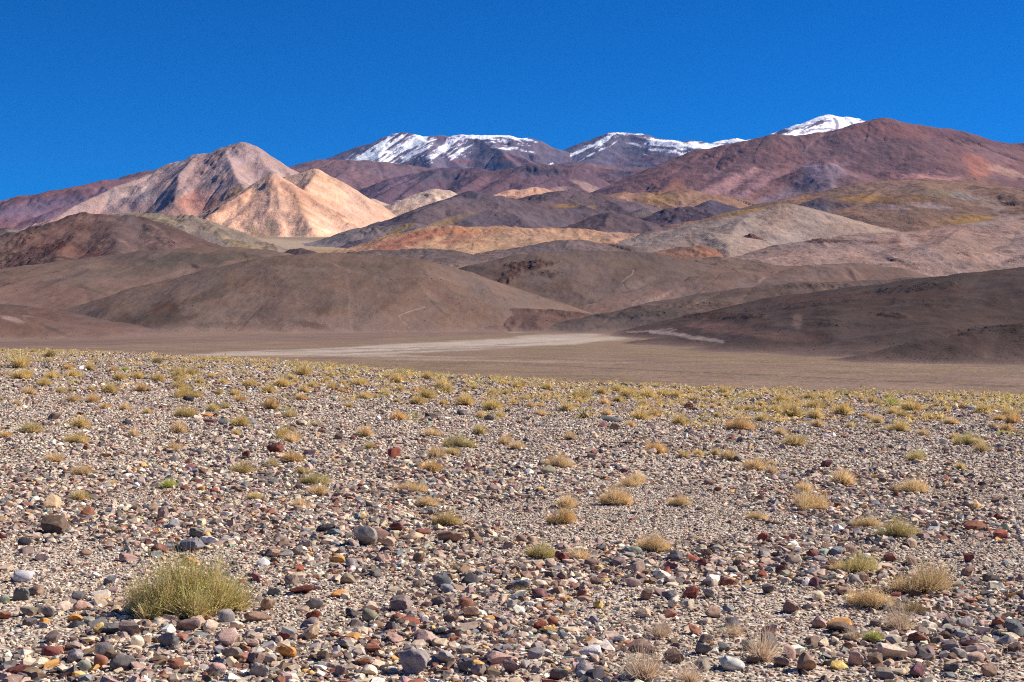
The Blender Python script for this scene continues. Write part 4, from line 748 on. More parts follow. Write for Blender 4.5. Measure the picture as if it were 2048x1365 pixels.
def stone_material(name, from_instance):
    m, nt, b = new_mat(name)
    tc = N(nt, 'ShaderNodeTexCoord'); geo = N(nt, 'ShaderNodeNewGeometry')
    if from_instance:
        at = N(nt, 'ShaderNodeAttribute'); at.attribute_type = 'INSTANCER'; at.attribute_name = 'stone_col'; base = at.outputs['Color']
    else:
        oi = N(nt, 'ShaderNodeObjectInfo'); base = oi.outputs['Color']
    n1 = N(nt, 'ShaderNodeTexNoise', Scale=38.0, Detail=4.0, Roughness=0.65); L(nt, geo.outputs['Position'], n1.inputs['Vector'])
    r1 = ramp(nt, n1.outputs['Fac'], [(0.28, 0.62), (0.72, 1.38)])
    c = mixc(nt, 'MULTIPLY', 1.0, base, r1.outputs[0])
    n2 = N(nt, 'ShaderNodeTexNoise', Scale=16.0, Detail=3.0); L(nt, geo.outputs['Position'], n2.inputs['Vector'])
    r2 = ramp(nt, n2.outputs['Fac'], [(0.55, 0.0), (0.7, 0.4)])
    c = mixc(nt, 'MIX', r2.outputs[0], c, (0.30, 0.22, 0.16))   # dust and paler rind
    L(nt, c, b.inputs['Base Color'])
    if not from_instance:
        n3 = N(nt, 'ShaderNodeTexNoise', Scale=130.0, Detail=4.0, Roughness=0.7); L(nt, geo.outputs['Position'], n3.inputs['Vector'])
        bp = N(nt, 'ShaderNodeBump', Strength=0.6, Distance=0.006); L(nt, n3.outputs['Fac'], bp.inputs['Height']); L(nt, bp.outputs[0], b.inputs['Normal'])
    b.inputs['Roughness'].default_value = 0.85; b.inputs['Specular IOR Level'].default_value = 0.25
    return m
STONE = stone_material('stone', False); PEBBLE = stone_material('pebble', True)
for _k in COLS: COLS[_k] = tuple(min(0.85, v * f) for v, f in zip(COLS[_k], (1.25, 1.18, 1.10)))
SHAPES = {}
for i in range(9): SHAPES['round%d' % i] = stone_mesh('stone_shape', 100 + i, 3, 0.12, 12, 0.35)
for i in range(9): SHAPES['sharp%d' % i] = stone_mesh('stone_shape', 200 + i, 3, 0.08, 8, 0.0)
SHAPES['hero'] = stone_mesh('stone_shape', 311, 5, 0.10, 9, 0.9)

rng = random.Random(5)
THINGS = []    # everything that needs a label: dict(o, x, y, words, kind)
def add_stone(px, py, w, h, colour, shape=None, label=None, lm=None):
    x, y, z = hit(px, py)
    s = y / F
    hw = w * s * 0.5; hh = h * s * 0.5 * 1.08
    ro = rng.random()
    shape = shape or (('sharp%d' if ro < 0.68 else 'round%d') % rng.randrange(9))
    o = bpy.data.objects.new('stone', SHAPES[shape]); scene.collection.objects.link(o)
    dep = hw * rng.uniform(0.75, 1.05)
    o.scale = (hw, dep, hh * 1.12); o.rotation_euler = (rng.uniform(-0.2, 0.2), rng.uniform(-0.2, 0.2), rng.uniform(-0.25, 0.25) + rng.choice((0, math.pi)))
    y2 = y + dep * 0.6
    z2 = float(ground_z(np.array([x]), np.array([y2]))[0])
    o.location = (x * y2 / y, y2, z2 + hh * 0.86)
    c = COLS[colour]; v = rng.uniform(0.85, 1.18)
    o.color = (c[0] * v, c[1] * v * rng.uniform(0.95, 1.05), c[2] * v * rng.uniform(0.92, 1.08), 1)
    o['category'] = 'stone'; o['group'] = 'larger stones lying on the gravel plain'
    flat = w > 2.3 * h
    size = 'big' if w >= 42 else ('fist-sized' if w >= 24 else 'small')
    THINGS.append(dict(o=o, x=px, y=py, r=w, words='%s %s %s' % (size, colour, 'flat stone' if flat else 'stone'), label=label, lm=lm))
    KEEP.append((o.location.x, o.location.y, max(hw, dep)))
    return o
KEEP = []
STONES = """101,1019,38,26,tan|174,1034,26,20,rust brown|324,1041,25,25,mauve|306,1028,23,20,tan|419,1092,44,18,white|381,1103,50,24,slate|393,1078,28,20,slate
318,1108,29,20,dark red|347,1058,24,17,blue-grey|220,1171,26,16,slate|48,1166,42,24,pale grey|44,1202,32,26,slate|255,1125,36,16,pinkish tan|69,1192,36,18,brown|95,1237,26,23,dark grey
152,1246,30,15,orange|152,1257,30,12,black|222,1270,42,17,dark grey|262,1276,46,30,grey-brown|275,1298,28,22,cream|378,1242,33,18,black|378,1264,50,26,mauve|422,1265,29,22,cream
455,1294,44,30,pinkish tan|474,1262,28,18,cream|246,1343,44,30,dark grey|202,1337,30,26,rust brown|353,1338,32,18,rust brown|198,1270,24,20,yellow|31,1354,40,18,dark red|105,1287,32,22,mauve
571,1284,24,18,dark red|516,1245,52,18,brown|536,1223,32,22,tan|78,1339,36,18,cream|171,1343,24,18,green-grey|757,1088,40,30,brown|793,1065,26,17,dark red
846,1072,36,12,dark red|901,1087,52,22,brown|828,1082,36,16,tan|774,1096,32,20,tan|583,1173,30,20,mauve|513,1164,20,17,maroon|598,1145,22,13,red|604,1190,50,15,dark red
679,1195,34,13,orange|800,1224,46,30,mauve|739,1245,32,24,olive|627,1240,32,17,red|623,1281,32,26,tan|790,1286,34,16,pinkish tan|749,1308,34,18,rust brown|743,1252,16,10,green-grey
881,1272,28,17,slate|819,1252,42,11,red|884,1176,36,26,slate|895,1187,28,15,blue-grey|894,1331,34,26,grey|932,1346,34,28,dark grey|957,1357,32,24,grey-brown|1023,1349,32,26,mauve
1004,1331,64,20,pinkish tan|683,1355,28,20,mauve|673,1312,18,18,white|1080,1261,26,18,red|550,1193,28,15,slate|1082,1198,36,18,maroon|1042,1180,38,18,slate|837,1129,24,20,brown
1126,1125,32,20,dark red|1344,1142,26,15,maroon|1385,1126,24,13,red|1406,1136,18,17,red|1331,1154,23,15,red|1360,1151,36,12,cream|1164,1199,23,17,rust brown|1190,1171,24,14,mauve
1105,1252,23,16,rust brown|1097,1270,32,15,yellow|1237,1287,30,12,pale grey|1180,1312,44,15,white|1168,1349,38,22,grey|1073,1319,36,18,grey|1190,1363,40,20,black|1426,1237,32,18,tan
1347,1217,24,22,cream|1378,1220,24,20,cream|1417,1198,26,18,grey|1536,1189,24,18,dark grey|1524,1157,20,15,red|1196,1218,20,14,yellow|1562,1337,35,20,mauve|1580,1321,26,26,pinkish tan
1713,1334,30,28,pinkish tan|1779,1322,58,26,cream|1820,1317,27,18,mauve|1680,1340,42,14,yellow|1624,1296,30,21,brown|1682,1267,60,18,dark brown|1677,1254,50,10,orange|1638,1258,32,24,pinkish tan
2027,1276,42,30,slate|1999,1258,32,20,rust brown|2002,1079,30,16,red|1996,1041,24,14,dark red|1937,1125,20,17,dark red|1674,1114,26,16,blue-grey|1703,1111,26,17,brown|1612,1174,16,17,white
1627,1174,20,17,maroon|1636,1202,28,17,cream|1838,1287,38,18,rust brown|1858,1315,34,18,mauve|1902,1346,32,18,dark grey|1978,1355,44,26,brown|2031,1308,32,18,dark brown|1936,1296,38,22,mauve|1901,1305,38,22,grey-brown
254,850,19,8,black|381,941,22,11,maroon|492,917,16,14,dark red|396,969,18,11,dark red|427,987,15,9,red|370,981,18,9,dark red|446,851,20,13,slate|504,849,20,12,blue-grey|422,847,30,9,maroon
415,834,24,6,orange|109,840,26,12,grey-brown|162,831,16,6,dark red|161,740,12,8,white|397,910,20,9,slate|349,924,22,10,dark grey|386,861,12,10,grey|678,880,18,11,dark brown|704,880,14,8,dark red
926,832,24,11,dark grey|980,842,24,12,grey-brown|701,940,19,14,brown|891,963,20,15,dark grey|987,984,28,14,grey-brown|934,938,15,12,maroon|829,953,20,8,red|546,970,20,12,slate|866,968,16,9,blue-grey
1229,861,20,13,brown|1204,856,20,10,maroon|1169,837,20,11,brown|1378,817,20,10,rust brown|1346,828,22,11,grey-brown|1249,947,22,10,maroon|1188,910,18,9,dark red
1310,861,18,9,pinkish tan|1371,875,10,8,white|1484,872,22,11,brown|1419,972,24,11,brown|1435,984,17,9,rust brown|1356,997,25,8,maroon|1449,901,13,8,black|1870,817,13,8,black
1923,819,15,9,tan|1945,822,15,9,white|1958,817,10,6,rust brown|2021,822,13,8,cream|1991,827,17,6,white|1936,819,13,8,grey|2043,830,12,9,cream|1613,844,28,7,blue-grey|1658,837,20,8,maroon
1651,876,22,6,white|1652,935,28,13,maroon|2001,906,15,10,brown|1976,881,17,8,tan|1891,904,13,9,brown|1777,850,15,7,dark grey|1873,1016,20,12,grey"""
NAMED_STONES = [
    (108, 1069, 56, 32, 'dark brown', 'sharp2', 'large dark brown angular stone alone on fine gravel at left', 'the large dark brown stone'),
    (827, 1350, 64, 46, 'grey', 'hero', 'biggest grey pitted round boulder at the bottom of the picture', 'the biggest grey boulder'),
    (1612, 1346, 46, 38, 'brown', 'sharp4', 'brown upright triangular stone at the bottom, right of the bare twiggy bush', 'the brown triangular stone'),
    (786, 916, 27, 19, 'red', 'sharp1', 'red-brown pointed stone shaped like a small pyramid', 'the red pyramid stone'),
    (551, 906, 34, 17, 'dark red', 'round3', 'dark red double-lobed stone below a broad yellow bush', 'the double-lobed dark red stone'),
    (649, 1065, 44, 14, 'black', 'round5', 'long flat black stone on fine pale gravel', 'the long flat black stone'),
    (337, 1296, 44, 28, 'slate', 'sharp6', 'blue-black wedge stone just below the big green bush', 'the blue-black wedge stone'),
    (1463, 1343, 54, 25, 'pale grey', 'sharp5', 'pale blue-grey slab at the bottom beside the bare twiggy bush', 'the pale blue-grey slab'),
    (1281, 1308, 62, 21, 'brown', 'round7', 'long low reddish brown stone at the bottom', 'the long reddish brown stone'),
    (1949, 1062, 44, 15, 'rust brown', 'round1', 'rusty oblong stone near the right edge', 'the rusty oblong stone'),
    (731, 1094, 48, 38, 'grey', 'sharp7', 'tall grey and tan block casting a black shadow to its left', 'the tall shadowed block'),
    (1833, 1355, 36, 28, 'maroon', 'round8', 'pitted purplish red round stone at the bottom right', 'the pitted purplish stone'),
    (862, 837, 26, 11, 'dark brown', 'round2', 'isolated dark brown hump-shaped stone in the middle distance', 'the dark hump stone'),
    (1222, 845, 44, 11, 'slate', 'sharp3', 'long slate wedge in the middle distance among brown stones', 'the slate wedge'),
    (1096, 949, 28, 17, 'olive', 'sharp0', 'olive-grey rough stone beside a straw tuft', 'the olive-grey stone'),
    (375, 804, 26, 11, 'black', 'round4', 'jet black stone in front of a yellow tuft, upper left', 'the jet black stone'),
    (1910, 819, 13, 11, 'cream', 'round6', 'pale upright boulder at the left end of a far row of pale stones', 'the pale upright boulder'),
]
for s in NAMED_STONES: add_stone(*s[:6], label=s[6], lm=s[7])
for t in STONES.replace('\n', '|').split('|'):
    a = t.split(','); add_stone(float(a[0]), float(a[1]), float(a[2]), float(a[3]), a[4])
# more large stones until three hundred stand as individuals
NP = len(THINGS); cl = list(COLS)
wts = [1, 4, 3, 7, 16, 12, 9, 10, 4, 1, 10, 14, 9, 3, 4, 1, 9, 1, 0, 3, 1, 1]
while len(THINGS) < 298:
    py = rng.uniform(1075, 1362); px = rng.uniform(5, 2043)
    if fbm(np.array([px / 170]), np.array([py / 60]), 3, 91)[0] < -0.05 and rng.random() < 0.8: continue
    w = rng.uniform(26, 38) * (0.75 + 0.35 * (py - 1075) / 290)
    if any(abs(t['x'] - px) < (t['r'] + w) * 0.5 and abs(t['y'] - py) < (t['r'] + w) * 0.28 for t in THINGS): continue
    if abs(px - 370) < 140 and 1110 < py < 1240: continue
    add_stone(px, py, w, w * rng.uniform(0.45, 0.75), rng.choices(cl, wts)[0])

# ------------------------------------------------------------------ gravel: uncountable, one object, geometry nodes
def scatter_points():
    rs = np.random.RandomState(3)
    P_, S_, C_ = [], [], []
    pal = [((0.44, 0.335, 0.25), 26), ((0.43, 0.32, 0.245), 9), ((0.26, 0.225, 0.205), 15), ((0.10, 0.082, 0.075), 17), ((0.155, 0.16, 0.168), 5), ((0.24, 0.165, 0.145), 8),
           ((0.22, 0.085, 0.055), 5), ((0.18, 0.112, 0.078), 16), ((0.64, 0.57, 0.48), 8), ((0.52, 0.28, 0.09), 2), ((0.24, 0.27, 0.19), 1), ((0.34, 0.23, 0.20), 8)]
    pc = np.minimum(np.array([p[0] for p in pal]) * np.array([1.36, 1.33, 1.23]), 0.85); pw = np.array([p[1] for p in pal], float); pw /= pw.sum()
    def band(y0, y1, dens, d0, d1, power=2.2, spread=0.50, beige=0.0, clump=0.0):
        area = spread * (y1 * y1 - y0 * y0) + 3.2 * (y1 - y0)
        n = int(dens * area)
        y = np.sqrt(rs.uniform(y0 * y0, y1 * y1, n)); x = rs.uniform(-1, 1, n) * (spread * y + 1.6)
        cn = fbm(x / 1.6, y / 1.6, 3, 41)
        keep = rs.rand(n) < np.clip(1 + clump * cn * 3, 0.05, 1)
        x, y, cn = x[keep], y[keep], cn[keep]; n = len(x)
        ed = np.interp(CX + x / y * F, EDGE_PX, EDGE_D); k2 = y < ed * 1.15; x, y = x[k2], y[k2]; n = len(x)
        u = rs.rand(n); a = 1 - power
        d = (d0 ** a + u * (d1 ** a - d0 ** a)) ** (1 / a)
        r = d * 0.5
        sc = np.stack([r * rs.uniform(0.9, 1.35, n), r * rs.uniform(0.75, 1.1, n), r * rs.uniform(0.3, 0.85, n)], 1)
        z = ground_z(x, y) + sc[:, 2] * rs.uniform(0.0, 0.6, n)
        ci = rs.choice(len(pal), n, p=pw); c = pc[ci] * rs.uniform(0.8, 1.2, (n, 1)) * rs.uniform(0.94, 1.06, (n, 3))
        if beige: m = (rs.rand(n) < beige)[:, None]; c = np.where(m, np.array([0.70, 0.58, 0.44]) * rs.uniform(0.7, 1.2, (n, 1)), c)
        P_.append(np.stack([x, y, z], 1)); S_.append(sc); C_.append(c)
    band(4.2, 14, 1900, 0.012, 0.03, 2.0, beige=0.38)
    band(4.2, 14, 760, 0.026, 0.06, 2.2, clump=1.3)
    band(4.2, 16, 140, 0.05, 0.105, 2.2, clump=1.4)
    band(14, 32, 330, 0.03, 0.06, 2.2, beige=0.28)
    band(14, 34, 30, 0.055, 0.14, 2.6, clump=1.0)
    band(32, 90, 34, 0.06, 0.15, 2.6, spread=0.5)
    return np.concatenate(P_), np.concatenate(S_), np.concatenate(C_)
def build_gravel():
    Pp, S, C = scatter_points()
    # leave the individually placed stones free of gravel grown through them
    K = np.array(KEEP); ok = np.ones(len(Pp), bool)
    big = S[:, 0] > 0.016
    for kx, ky, kr in K:
        m = big & (np.abs(Pp[:, 0] - kx) < kr * 0.9) & (np.abs(Pp[:, 1] - ky) < kr * 0.9); ok &= ~m
    Pp, S, C = Pp[ok], S[ok], C[ok]; n = len(Pp)
    stone_scatter('gravel', 'gravel', 'multicoloured pebbles and grit covering the whole foreground', Pp, S, C)
def stone_scatter(name, cat, label, Pp, S, C):
    n = len(Pp)
    me = bpy.data.meshes.new(name); me.vertices.add(n); me.vertices.foreach_set('co', Pp.astype(np.float32).ravel())
    a = me.attributes.new('stone_scale', 'FLOAT_VECTOR', 'POINT'); a.data.foreach_set('vector', S.astype(np.float32).ravel())
    a = me.attributes.new('stone_col', 'FLOAT_COLOR', 'POINT'); a.data.foreach_set('color', np.concatenate([C, np.ones((n, 1))], 1).astype(np.float32).ravel())
    me.materials.append(PEBBLE)
    ob = bpy.data.objects.new(name, me); scene.collection.objects.link(ob)
    ob['kind'] = 'stuff'; ob['category'] = cat; ob['label'] = label
    g = bpy.data.node_groups.new('gravel_scatter', 'GeometryNodeTree')
    g.interface.new_socket('Geometry', in_out='INPUT', socket_type='NodeSocketGeometry'); g.interface.new_socket('Geometry', in_out='OUTPUT', socket_type='NodeSocketGeometry')
    def nd(t, **kw):
        x = g.nodes.new(t)
        for k, v in kw.items():
            if k in x.inputs: x.inputs[k].default_value = v
            else: setattr(x, k, v)
        return x
    gi = nd('NodeGroupInput'); go = nd('NodeGroupOutput')
    gti = nd('GeometryNodeGeometryToInstance')
    for i in range(14):
        pt = nd('GeometryNodePoints', Count=(9 + i))
        rv = nd('FunctionNodeRandomValue', data_type='FLOAT_VECTOR'); rv.inputs[0].default_value = (-1, -1, -1); rv.inputs[1].default_value = (1, 1, 1); rv.inputs['Seed'].default_value = 31 + i
        nm = nd('ShaderNodeVectorMath', operation='NORMALIZE'); g.links.new(rv.outputs[0], nm.inputs[0]); g.links.new(nm.outputs[0], pt.inputs['Position'])
        ch = nd('GeometryNodeConvexHull'); g.links.new(pt.outputs[0], ch.inputs[0])
        sm = nd('GeometryNodeSetMaterial'); sm.inputs['Material'].default_value = PEBBLE; g.links.new(ch.outputs[0], sm.inputs[0])
        g.links.new(sm.outputs[0], gti.inputs[0])
    mp = nd('GeometryNodeMeshToPoints'); g.links.new(gi.outputs[0], mp.inputs['Mesh'])
    io = nd('GeometryNodeInstanceOnPoints'); g.links.new(mp.outputs[0], io.inputs['Points']); g.links.new(gti.outputs[0], io.inputs['Instance'])
    io.inputs['Pick Instance'].default_value = True
    ri = nd('FunctionNodeRandomValue', data_type='INT'); ri.inputs[4].default_value = 0; ri.inputs[5].default_value = 13; g.links.new(ri.outputs[2], io.inputs['Instance Index'])
    rr = nd('FunctionNodeRandomValue', data_type='FLOAT_VECTOR'); rr.inputs[0].default_value = (-0.45, -0.45, 0); rr.inputs[1].default_value = (0.45, 0.45, 6.283); rr.inputs['Seed'].default_value = 9
    g.links.new(rr.outputs[0], io.inputs['Rotation'])
    na = nd('GeometryNodeInputNamedAttribute', data_type='FLOAT_VECTOR'); na.inputs['Name'].default_value = 'stone_scale'; g.links.new(na.outputs[0], io.inputs['Scale'])
    g.links.new(io.outputs[0], go.inputs[0])
    md = ob.modifiers.new('scatter', 'NODES'); md.node_group = g
    print(name, n)
build_gravel()
bp_ = np.concatenate([b[0] for b in BOULD]); bs_ = np.concatenate([b[1] for b in BOULD]); bc_ = np.concatenate([b[2] for b in BOULD])
stone_scatter('loose_boulders', 'boulders', 'uncounted small dark boulders strewn over the brown hills', bp_, np.stack([bs_, bs_ * 0.8, bs_ * 0.6], 1), np.clip(bc_, 0.01, 0.8))

# ------------------------------------------------------------------ shrubs and tufts
def plant_material(name, use_obj=True, transl=0.25):
    m, nt, b = new_mat(name)
    col = N(nt, 'ShaderNodeVertexColor', layer_name='col')
    c = col.outputs['Color']
    if use_obj:
        oi = N(nt, 'ShaderNodeObjectInfo'); c = mixc(nt, 'MULTIPLY', 1.0, c, oi.outputs['Color'])
    L(nt, c, b.inputs['Base Color'])
    tr = N(nt, 'ShaderNodeBsdfTranslucent'); L(nt, c, tr.inputs['Color'])
    mx = N(nt, 'ShaderNodeMixShader'); mx.inputs[0].default_value = transl
    L(nt, b.outputs[0], mx.inputs[1]); L(nt, tr.outputs[0], mx.inputs[2])
    out = [n for n in nt.nodes if n.type == 'OUTPUT_MATERIAL'][0]; L(nt, mx.outputs[0], out.inputs[0])
    return m
TWIG = plant_material('dry_twig', True, 0.4); LEAF = plant_material('small_leaf', True, 0.4); FARTUFT = plant_material('far_tuft', False, 0.4)
def strips(base, tip, width, bend, rs, seg=2):
    """thin bent blades; base, tip (n,3); returns verts, quads"""
    n = len(base); d = tip - base
    side = np.cross(d, rs.normal(size=(n, 3))); side /= np.linalg.norm(side, axis=1)[:, None] + 1e-9
    Vs = []
    for k in range(seg + 1):
        t = k / seg
        c = base + d * t + bend * (4 * t * (1 - t))
        w = (width * (1 - 0.75 * t))[:, None] * side
        Vs += [c - w, c + w]
    V = np.stack(Vs, 1).reshape(-1, 3); m = 2 * (seg + 1)
    q = []
    for k in range(seg):
        a = np.arange(n) * m + 2 * k; q.append(np.stack([a, a + 1, a + 3, a + 2], 1))
    return V, np.concatenate(q)
def tuft_geo(seed, n, width, hgt=0.5, droop=0.1, spread=1.0, seg=2, lobes=3, tipfork=0.0):
    """unit wide cushion of twigs radiating from the root crown"""
    rs = np.random.RandomState(seed)
    th = rs.uniform(0, 2 * np.pi, n); ph = np.arccos(rs.uniform(0.05, 1.0, n) ** 0.85)
    lob = 1 + 0.16 * np.sin(lobes * th + rs.uniform(0, 6)) + 0.1 * np.sin(5 * th + rs.uniform(0, 6))
    dn = np.sin(2.3 * np.cos(th) * np.sin(ph) * 3 + rs.uniform(0, 6)) * np.sin(2.9 * np.sin(th) * np.sin(ph) * 3 + rs.uniform(0, 6)) + 0.5 * np.sin(7 * np.cos(ph) + 5 * th + rs.uniform(0, 6))
    R_ = (1 + 0.16 * dn) * 0.5 * lob * np.where(rs.rand(n) < 0.12, rs.uniform(1.0, 1.2, n), rs.uniform(0.62, 1.02, n)) * spread
    tip = np.stack([np.cos(th) * np.sin(ph) * R_, np.sin(th) * np.sin(ph) * R_ * 0.9, np.cos(ph) * R_ * hgt * 2 + 0.02], 1)
    rb = rs.uniform(0, 0.6, n)[:, None] ** 1.2
    base = tip * np.array([1, 1, 0.0]) * rb * 0.75 + rs.normal(0, 0.015, (n, 3)) * np.array([1, 1, 0]) + np.array([0, 0, -0.02])
    bend = rs.normal(0, 0.022, (n, 3)) + np.array([0, 0, droop * 0.15])
    V, Q = strips(base, tip, np.full(n, width) * rs.uniform(0.6, 1.3, n), bend, rs, seg)
    per = 2 * (seg + 1)
    br = rs.uniform(0.62, 1.25, n); hu = rs.uniform(-0.08, 0.08, n)
    c = np.stack([br * (1 + hu), br, br * (1 - hu * 1.5)], 1)
    return V, Q, np.repeat(c, per, 0), tip
def leaves_geo(tip, seed, per_tip, size, jitter):
    rs = np.random.RandomState(seed); n = len(tip) * per_tip
    c = np.repeat(tip, per_tip, 0) * rs.uniform(0.72, 1.03, (n, 1)) + rs.normal(0, jitter, (n, 3)); c[:, 2] = np.abs(c[:, 2])
    u = rs.normal(size=(n, 3)); u /= np.linalg.norm(u, axis=1)[:, None]; v = np.cross(u, rs.normal(size=(n, 3))); v /= np.linalg.norm(v, axis=1)[:, None]
    s = size * rs.uniform(0.6, 1.4, (n, 1))
    V = np.stack([c - u * s, c + v * s * 0.55, c + u * s, c - v * s * 0.55], 1).reshape(-1, 3)
    Q = np.arange(n * 4).reshape(-1, 4); br = rs.uniform(0.65, 1.3, n); hu = rs.uniform(-0.2, 0.35, n)
    col = np.stack([br * (1 + hu * 0.8), br, br * (1 - np.abs(hu) * 0.2)], 1)
    return V, Q, np.repeat(col, 4, 0)
def as_mesh(name, V, Q, C, mat):
    o = mesh_obj(name, V, Q, mat, C, smooth=False); me = o.data; bpy.data.objects.remove(o); return me
TUFTS = [as_mesh('tuft_shape', *tuft_geo(400 + i, 760, 0.0095, hgt=0.36 + 0.05 * (i % 3), lobes=2 + i % 4, seg=2)[:3], TWIG) for i in range(7)]
def clumps(spec, seed, wid):
    parts = []
    for k, (ox, oy, sc_, hg, nn) in enumerate(spec):
        v_, q_, c_, t_ = tuft_geo(seed + k, nn, wid / sc_, hgt=hg, lobes=3, seg=3); o_ = np.array([ox, oy, 0])
        parts.append((v_ * sc_ + o_, q_, c_ * (0.88 + 0.08 * (k % 4)), t_ * sc_ + o_))
    off = np.cumsum([0] + [len(p[0]) for p in parts[:-1]])
    return np.concatenate([p[0] for p in parts]), np.concatenate([p[1] + o for p, o in zip(parts, off)]), np.concatenate([p[2] for p in parts]), np.concatenate([p[3] for p in parts])
FINE = []
for i in range(6):
    r_ = random.Random(70 + i); spec = [(0.02, 0.0, r_.uniform(0.55, 0.7), r_.uniform(0.5, 0.62), 520)]
    for k in range(4): spec.append(((-1) ** k * r_.uniform(0.12, 0.34), r_.uniform(-0.2, 0.2), r_.uniform(0.3, 0.5), r_.uniform(0.4, 0.6), 190))
    V, Q, C, tip = clumps(spec, 500 + i * 10, 0.0036); FINE.append((as_mesh('twigs', V, Q, C, TWIG), as_mesh('leaves', *leaves_geo(tip[::2], 520 + i, 2, 0.010, 0.02), LEAF)))
SPARSE = []
for i in range(3):
    V, Q, C, tip = tuft_geo(540 + i, 330, 0.0042, hgt=0.5, lobes=2 + i, seg=3); SPARSE.append((as_mesh('twigs', V, Q, C, TWIG), as_mesh('leaves', *leaves_geo(tip[::9], 560 + i, 2, 0.012, 0.02), LEAF)))
V, Q, C, tip = clumps(((0.00, 0.05, 0.62, 0.60, 1300), (-0.17, -0.08, 0.46, 0.62, 700), (0.20, 0.0, 0.52, 0.56, 900), (-0.34, 0.02, 0.34, 0.72, 300), (0.35, 0.04, 0.34, 0.55, 380), (0.08, -0.2, 0.42, 0.5, 500), (-0.24, -0.2, 0.3, 0.45, 260)), 600, 0.0026)
HERO = (as_mesh('twigs', V, Q, C, TWIG), as_mesh('leaves', *leaves_geo(tip[::2], 601, 4, 0.0068, 0.012), LEAF))
TCOL = {'g': ((0.78, 0.61, 0.30), (0.52, 0.54, 0.15)), 'y': ((0.80, 0.60, 0.26), (0.70, 0.56, 0.20)), 's': ((0.86, 0.64, 0.36), (0.78, 0.60, 0.28)), 'd': ((0.36, 0.26, 0.12), (0.28, 0.22, 0.09)),
        'v': ((0.60, 0.58, 0.18), (0.42, 0.54, 0.12)), 'o': ((0.82, 0.56, 0.26), (0.72, 0.52, 0.22)), 't': ((0.74, 0.56, 0.38), (0.56, 0.50, 0.24))}
TWORD = {'g': 'green-tinged', 'y': 'golden yellow', 's': 'straw-coloured', 'd': 'dark olive-brown', 'v': 'vivid green', 'o': 'orange-gold', 't': 'bare twiggy'}
def add_shrub(px, py, w, k, style=None, hs=1.0, label=None, lm=None):
    x, y, z = hit(px, py); s = y / F; wm = w * s
    v = rng.uniform(0.9, 1.12)
    y += wm * 0.35; x *= 1 + wm * 0.35 / y; z = float(ground_z(np.array([x]), np.array([y]))[0])
    fz = 1.26 if w < 58 else 1.16; hs *= 0.92 if w < 58 else 1.02; z += 0.012; sc = (wm * fz, wm * 0.95 * fz, wm * hs * fz * rng.uniform(1.0, 1.2)); rz = rng.uniform(-0.5, 0.5) + rng.choice((0, math.pi))
    style = style or ('fine' if w >= 58 else 'tuft')
    tw, lf = TCOL[k]
    if style == 'tuft':
        o = bpy.data.objects.new('grass_tuft', rng.choice(TUFTS)); scene.collection.objects.link(o); o.color = (tw[0] * v, tw[1] * v, tw[2] * v, 1)
    else:
        o = bpy.data.objects.new('desert_shrub', None); scene.collection.objects.link(o); o.empty_display_size = 0.1
        tm, lm_ = HERO if style == 'hero' else rng.choice(SPARSE if style == 'sparse' else FINE)
        for nm, me, c in (('twigs', tm, tw), ('leaves', lm_, lf)):
            p = bpy.data.objects.new(nm, me); scene.collection.objects.link(p); p.parent = o; p.color = (c[0] * v, c[1] * v, c[2] * v, 1)
    o.location = (x, y, z); o.scale = sc; o.rotation_euler = (0, 0, rz)
    o['category'] = 'tuft' if style == 'tuft' else 'shrub'
    o['group'] = 'dry tufts scattered over the gravel' if style == 'tuft' else 'desert shrubs in the foreground'
    size = 'broad' if w >= 100 else ('medium' if w >= 40 else ('small' if w >= 22 else 'tiny'))
    THINGS.append(dict(o=o, x=px, y=py, r=w, words='%s %s %s' % (size, TWORD[k], 'tuft' if style == 'tuft' else 'shrub'), label=label, lm=lm))
    return o
NAMED_SHRUBS = [
    (372, 1246, 248, 'g', 'hero', 1.06, 'biggest green-leaved bush of all, standing alone at lower left', 'the big green bush'),
    (1127, 1052, 80, 'o', 'fine', 1.0, 'dense round golden cushion bush, nearest its kind to the picture centre', 'the golden cushion bush'),
    (1794, 1080, 92, 'g', 'fine', 0.95, 'green-tipped bush joined to a paler straw clump on its left', 'the green-tipped bush'),
    (1858, 1198, 150, 's', 'fine', 0.98, 'widest straw-coloured bush at the lower right', 'the widest straw bush'),
    (1525, 1330, 104, 't', 'sparse', 1.0, 'bare twiggy bush at the bottom, right of the pale blue-grey slab', 'the bare twiggy bush'),
    (917, 898, 66, 'g', 'fine', 1.0, 'green bush with a paler tuft touching it below, centre', 'the green centre bush'),
    (1481, 862, 74, 'o', 'fine', 0.95, 'broad orange-gold bush with a brown stone at its foot', 'the orange-gold bush'),
    (573, 880, 64, 'y', 'fine', 1.0, 'broad yellow bush above the double-lobed dark red stone', 'the broad yellow bush'),
    (370, 837, 62, 'y', 'fine', 1.0, 'tall yellow bush just below the jet black stone', 'the tall yellow bush'),
    (155, 888, 60, 'y', 'fine', 0.9, 'yellow bush with green shoots near the left edge', 'the left yellow bush'),
    (822, 988, 70, 's', 'fine', 0.85, 'straw-gold bush with a smaller pale one in front', 'the straw-gold bush'),
    (1835, 923, 48, 'g', 'fine', 0.95, 'single neat green-gold bush on open gravel at right', 'the neat green-gold bush'),
    (1781, 815, 36, 'v', 'tuft', 0.9, 'vivid green tuft, brightest in the far band at right', 'the vivid green tuft'),
    (100, 717, 26, 'd', 'tuft', 1.3, 'dark round bush breaking the skyline of the plain at left', 'the dark skyline bush'),
    (1736, 1060, 78, 's', 'fine', 0.7, 'pale straw clump joined to the green-tipped bush', None),
]
for q in NAMED_SHRUBS: add_shrub(*q[:6], label=q[6], lm=q[7])
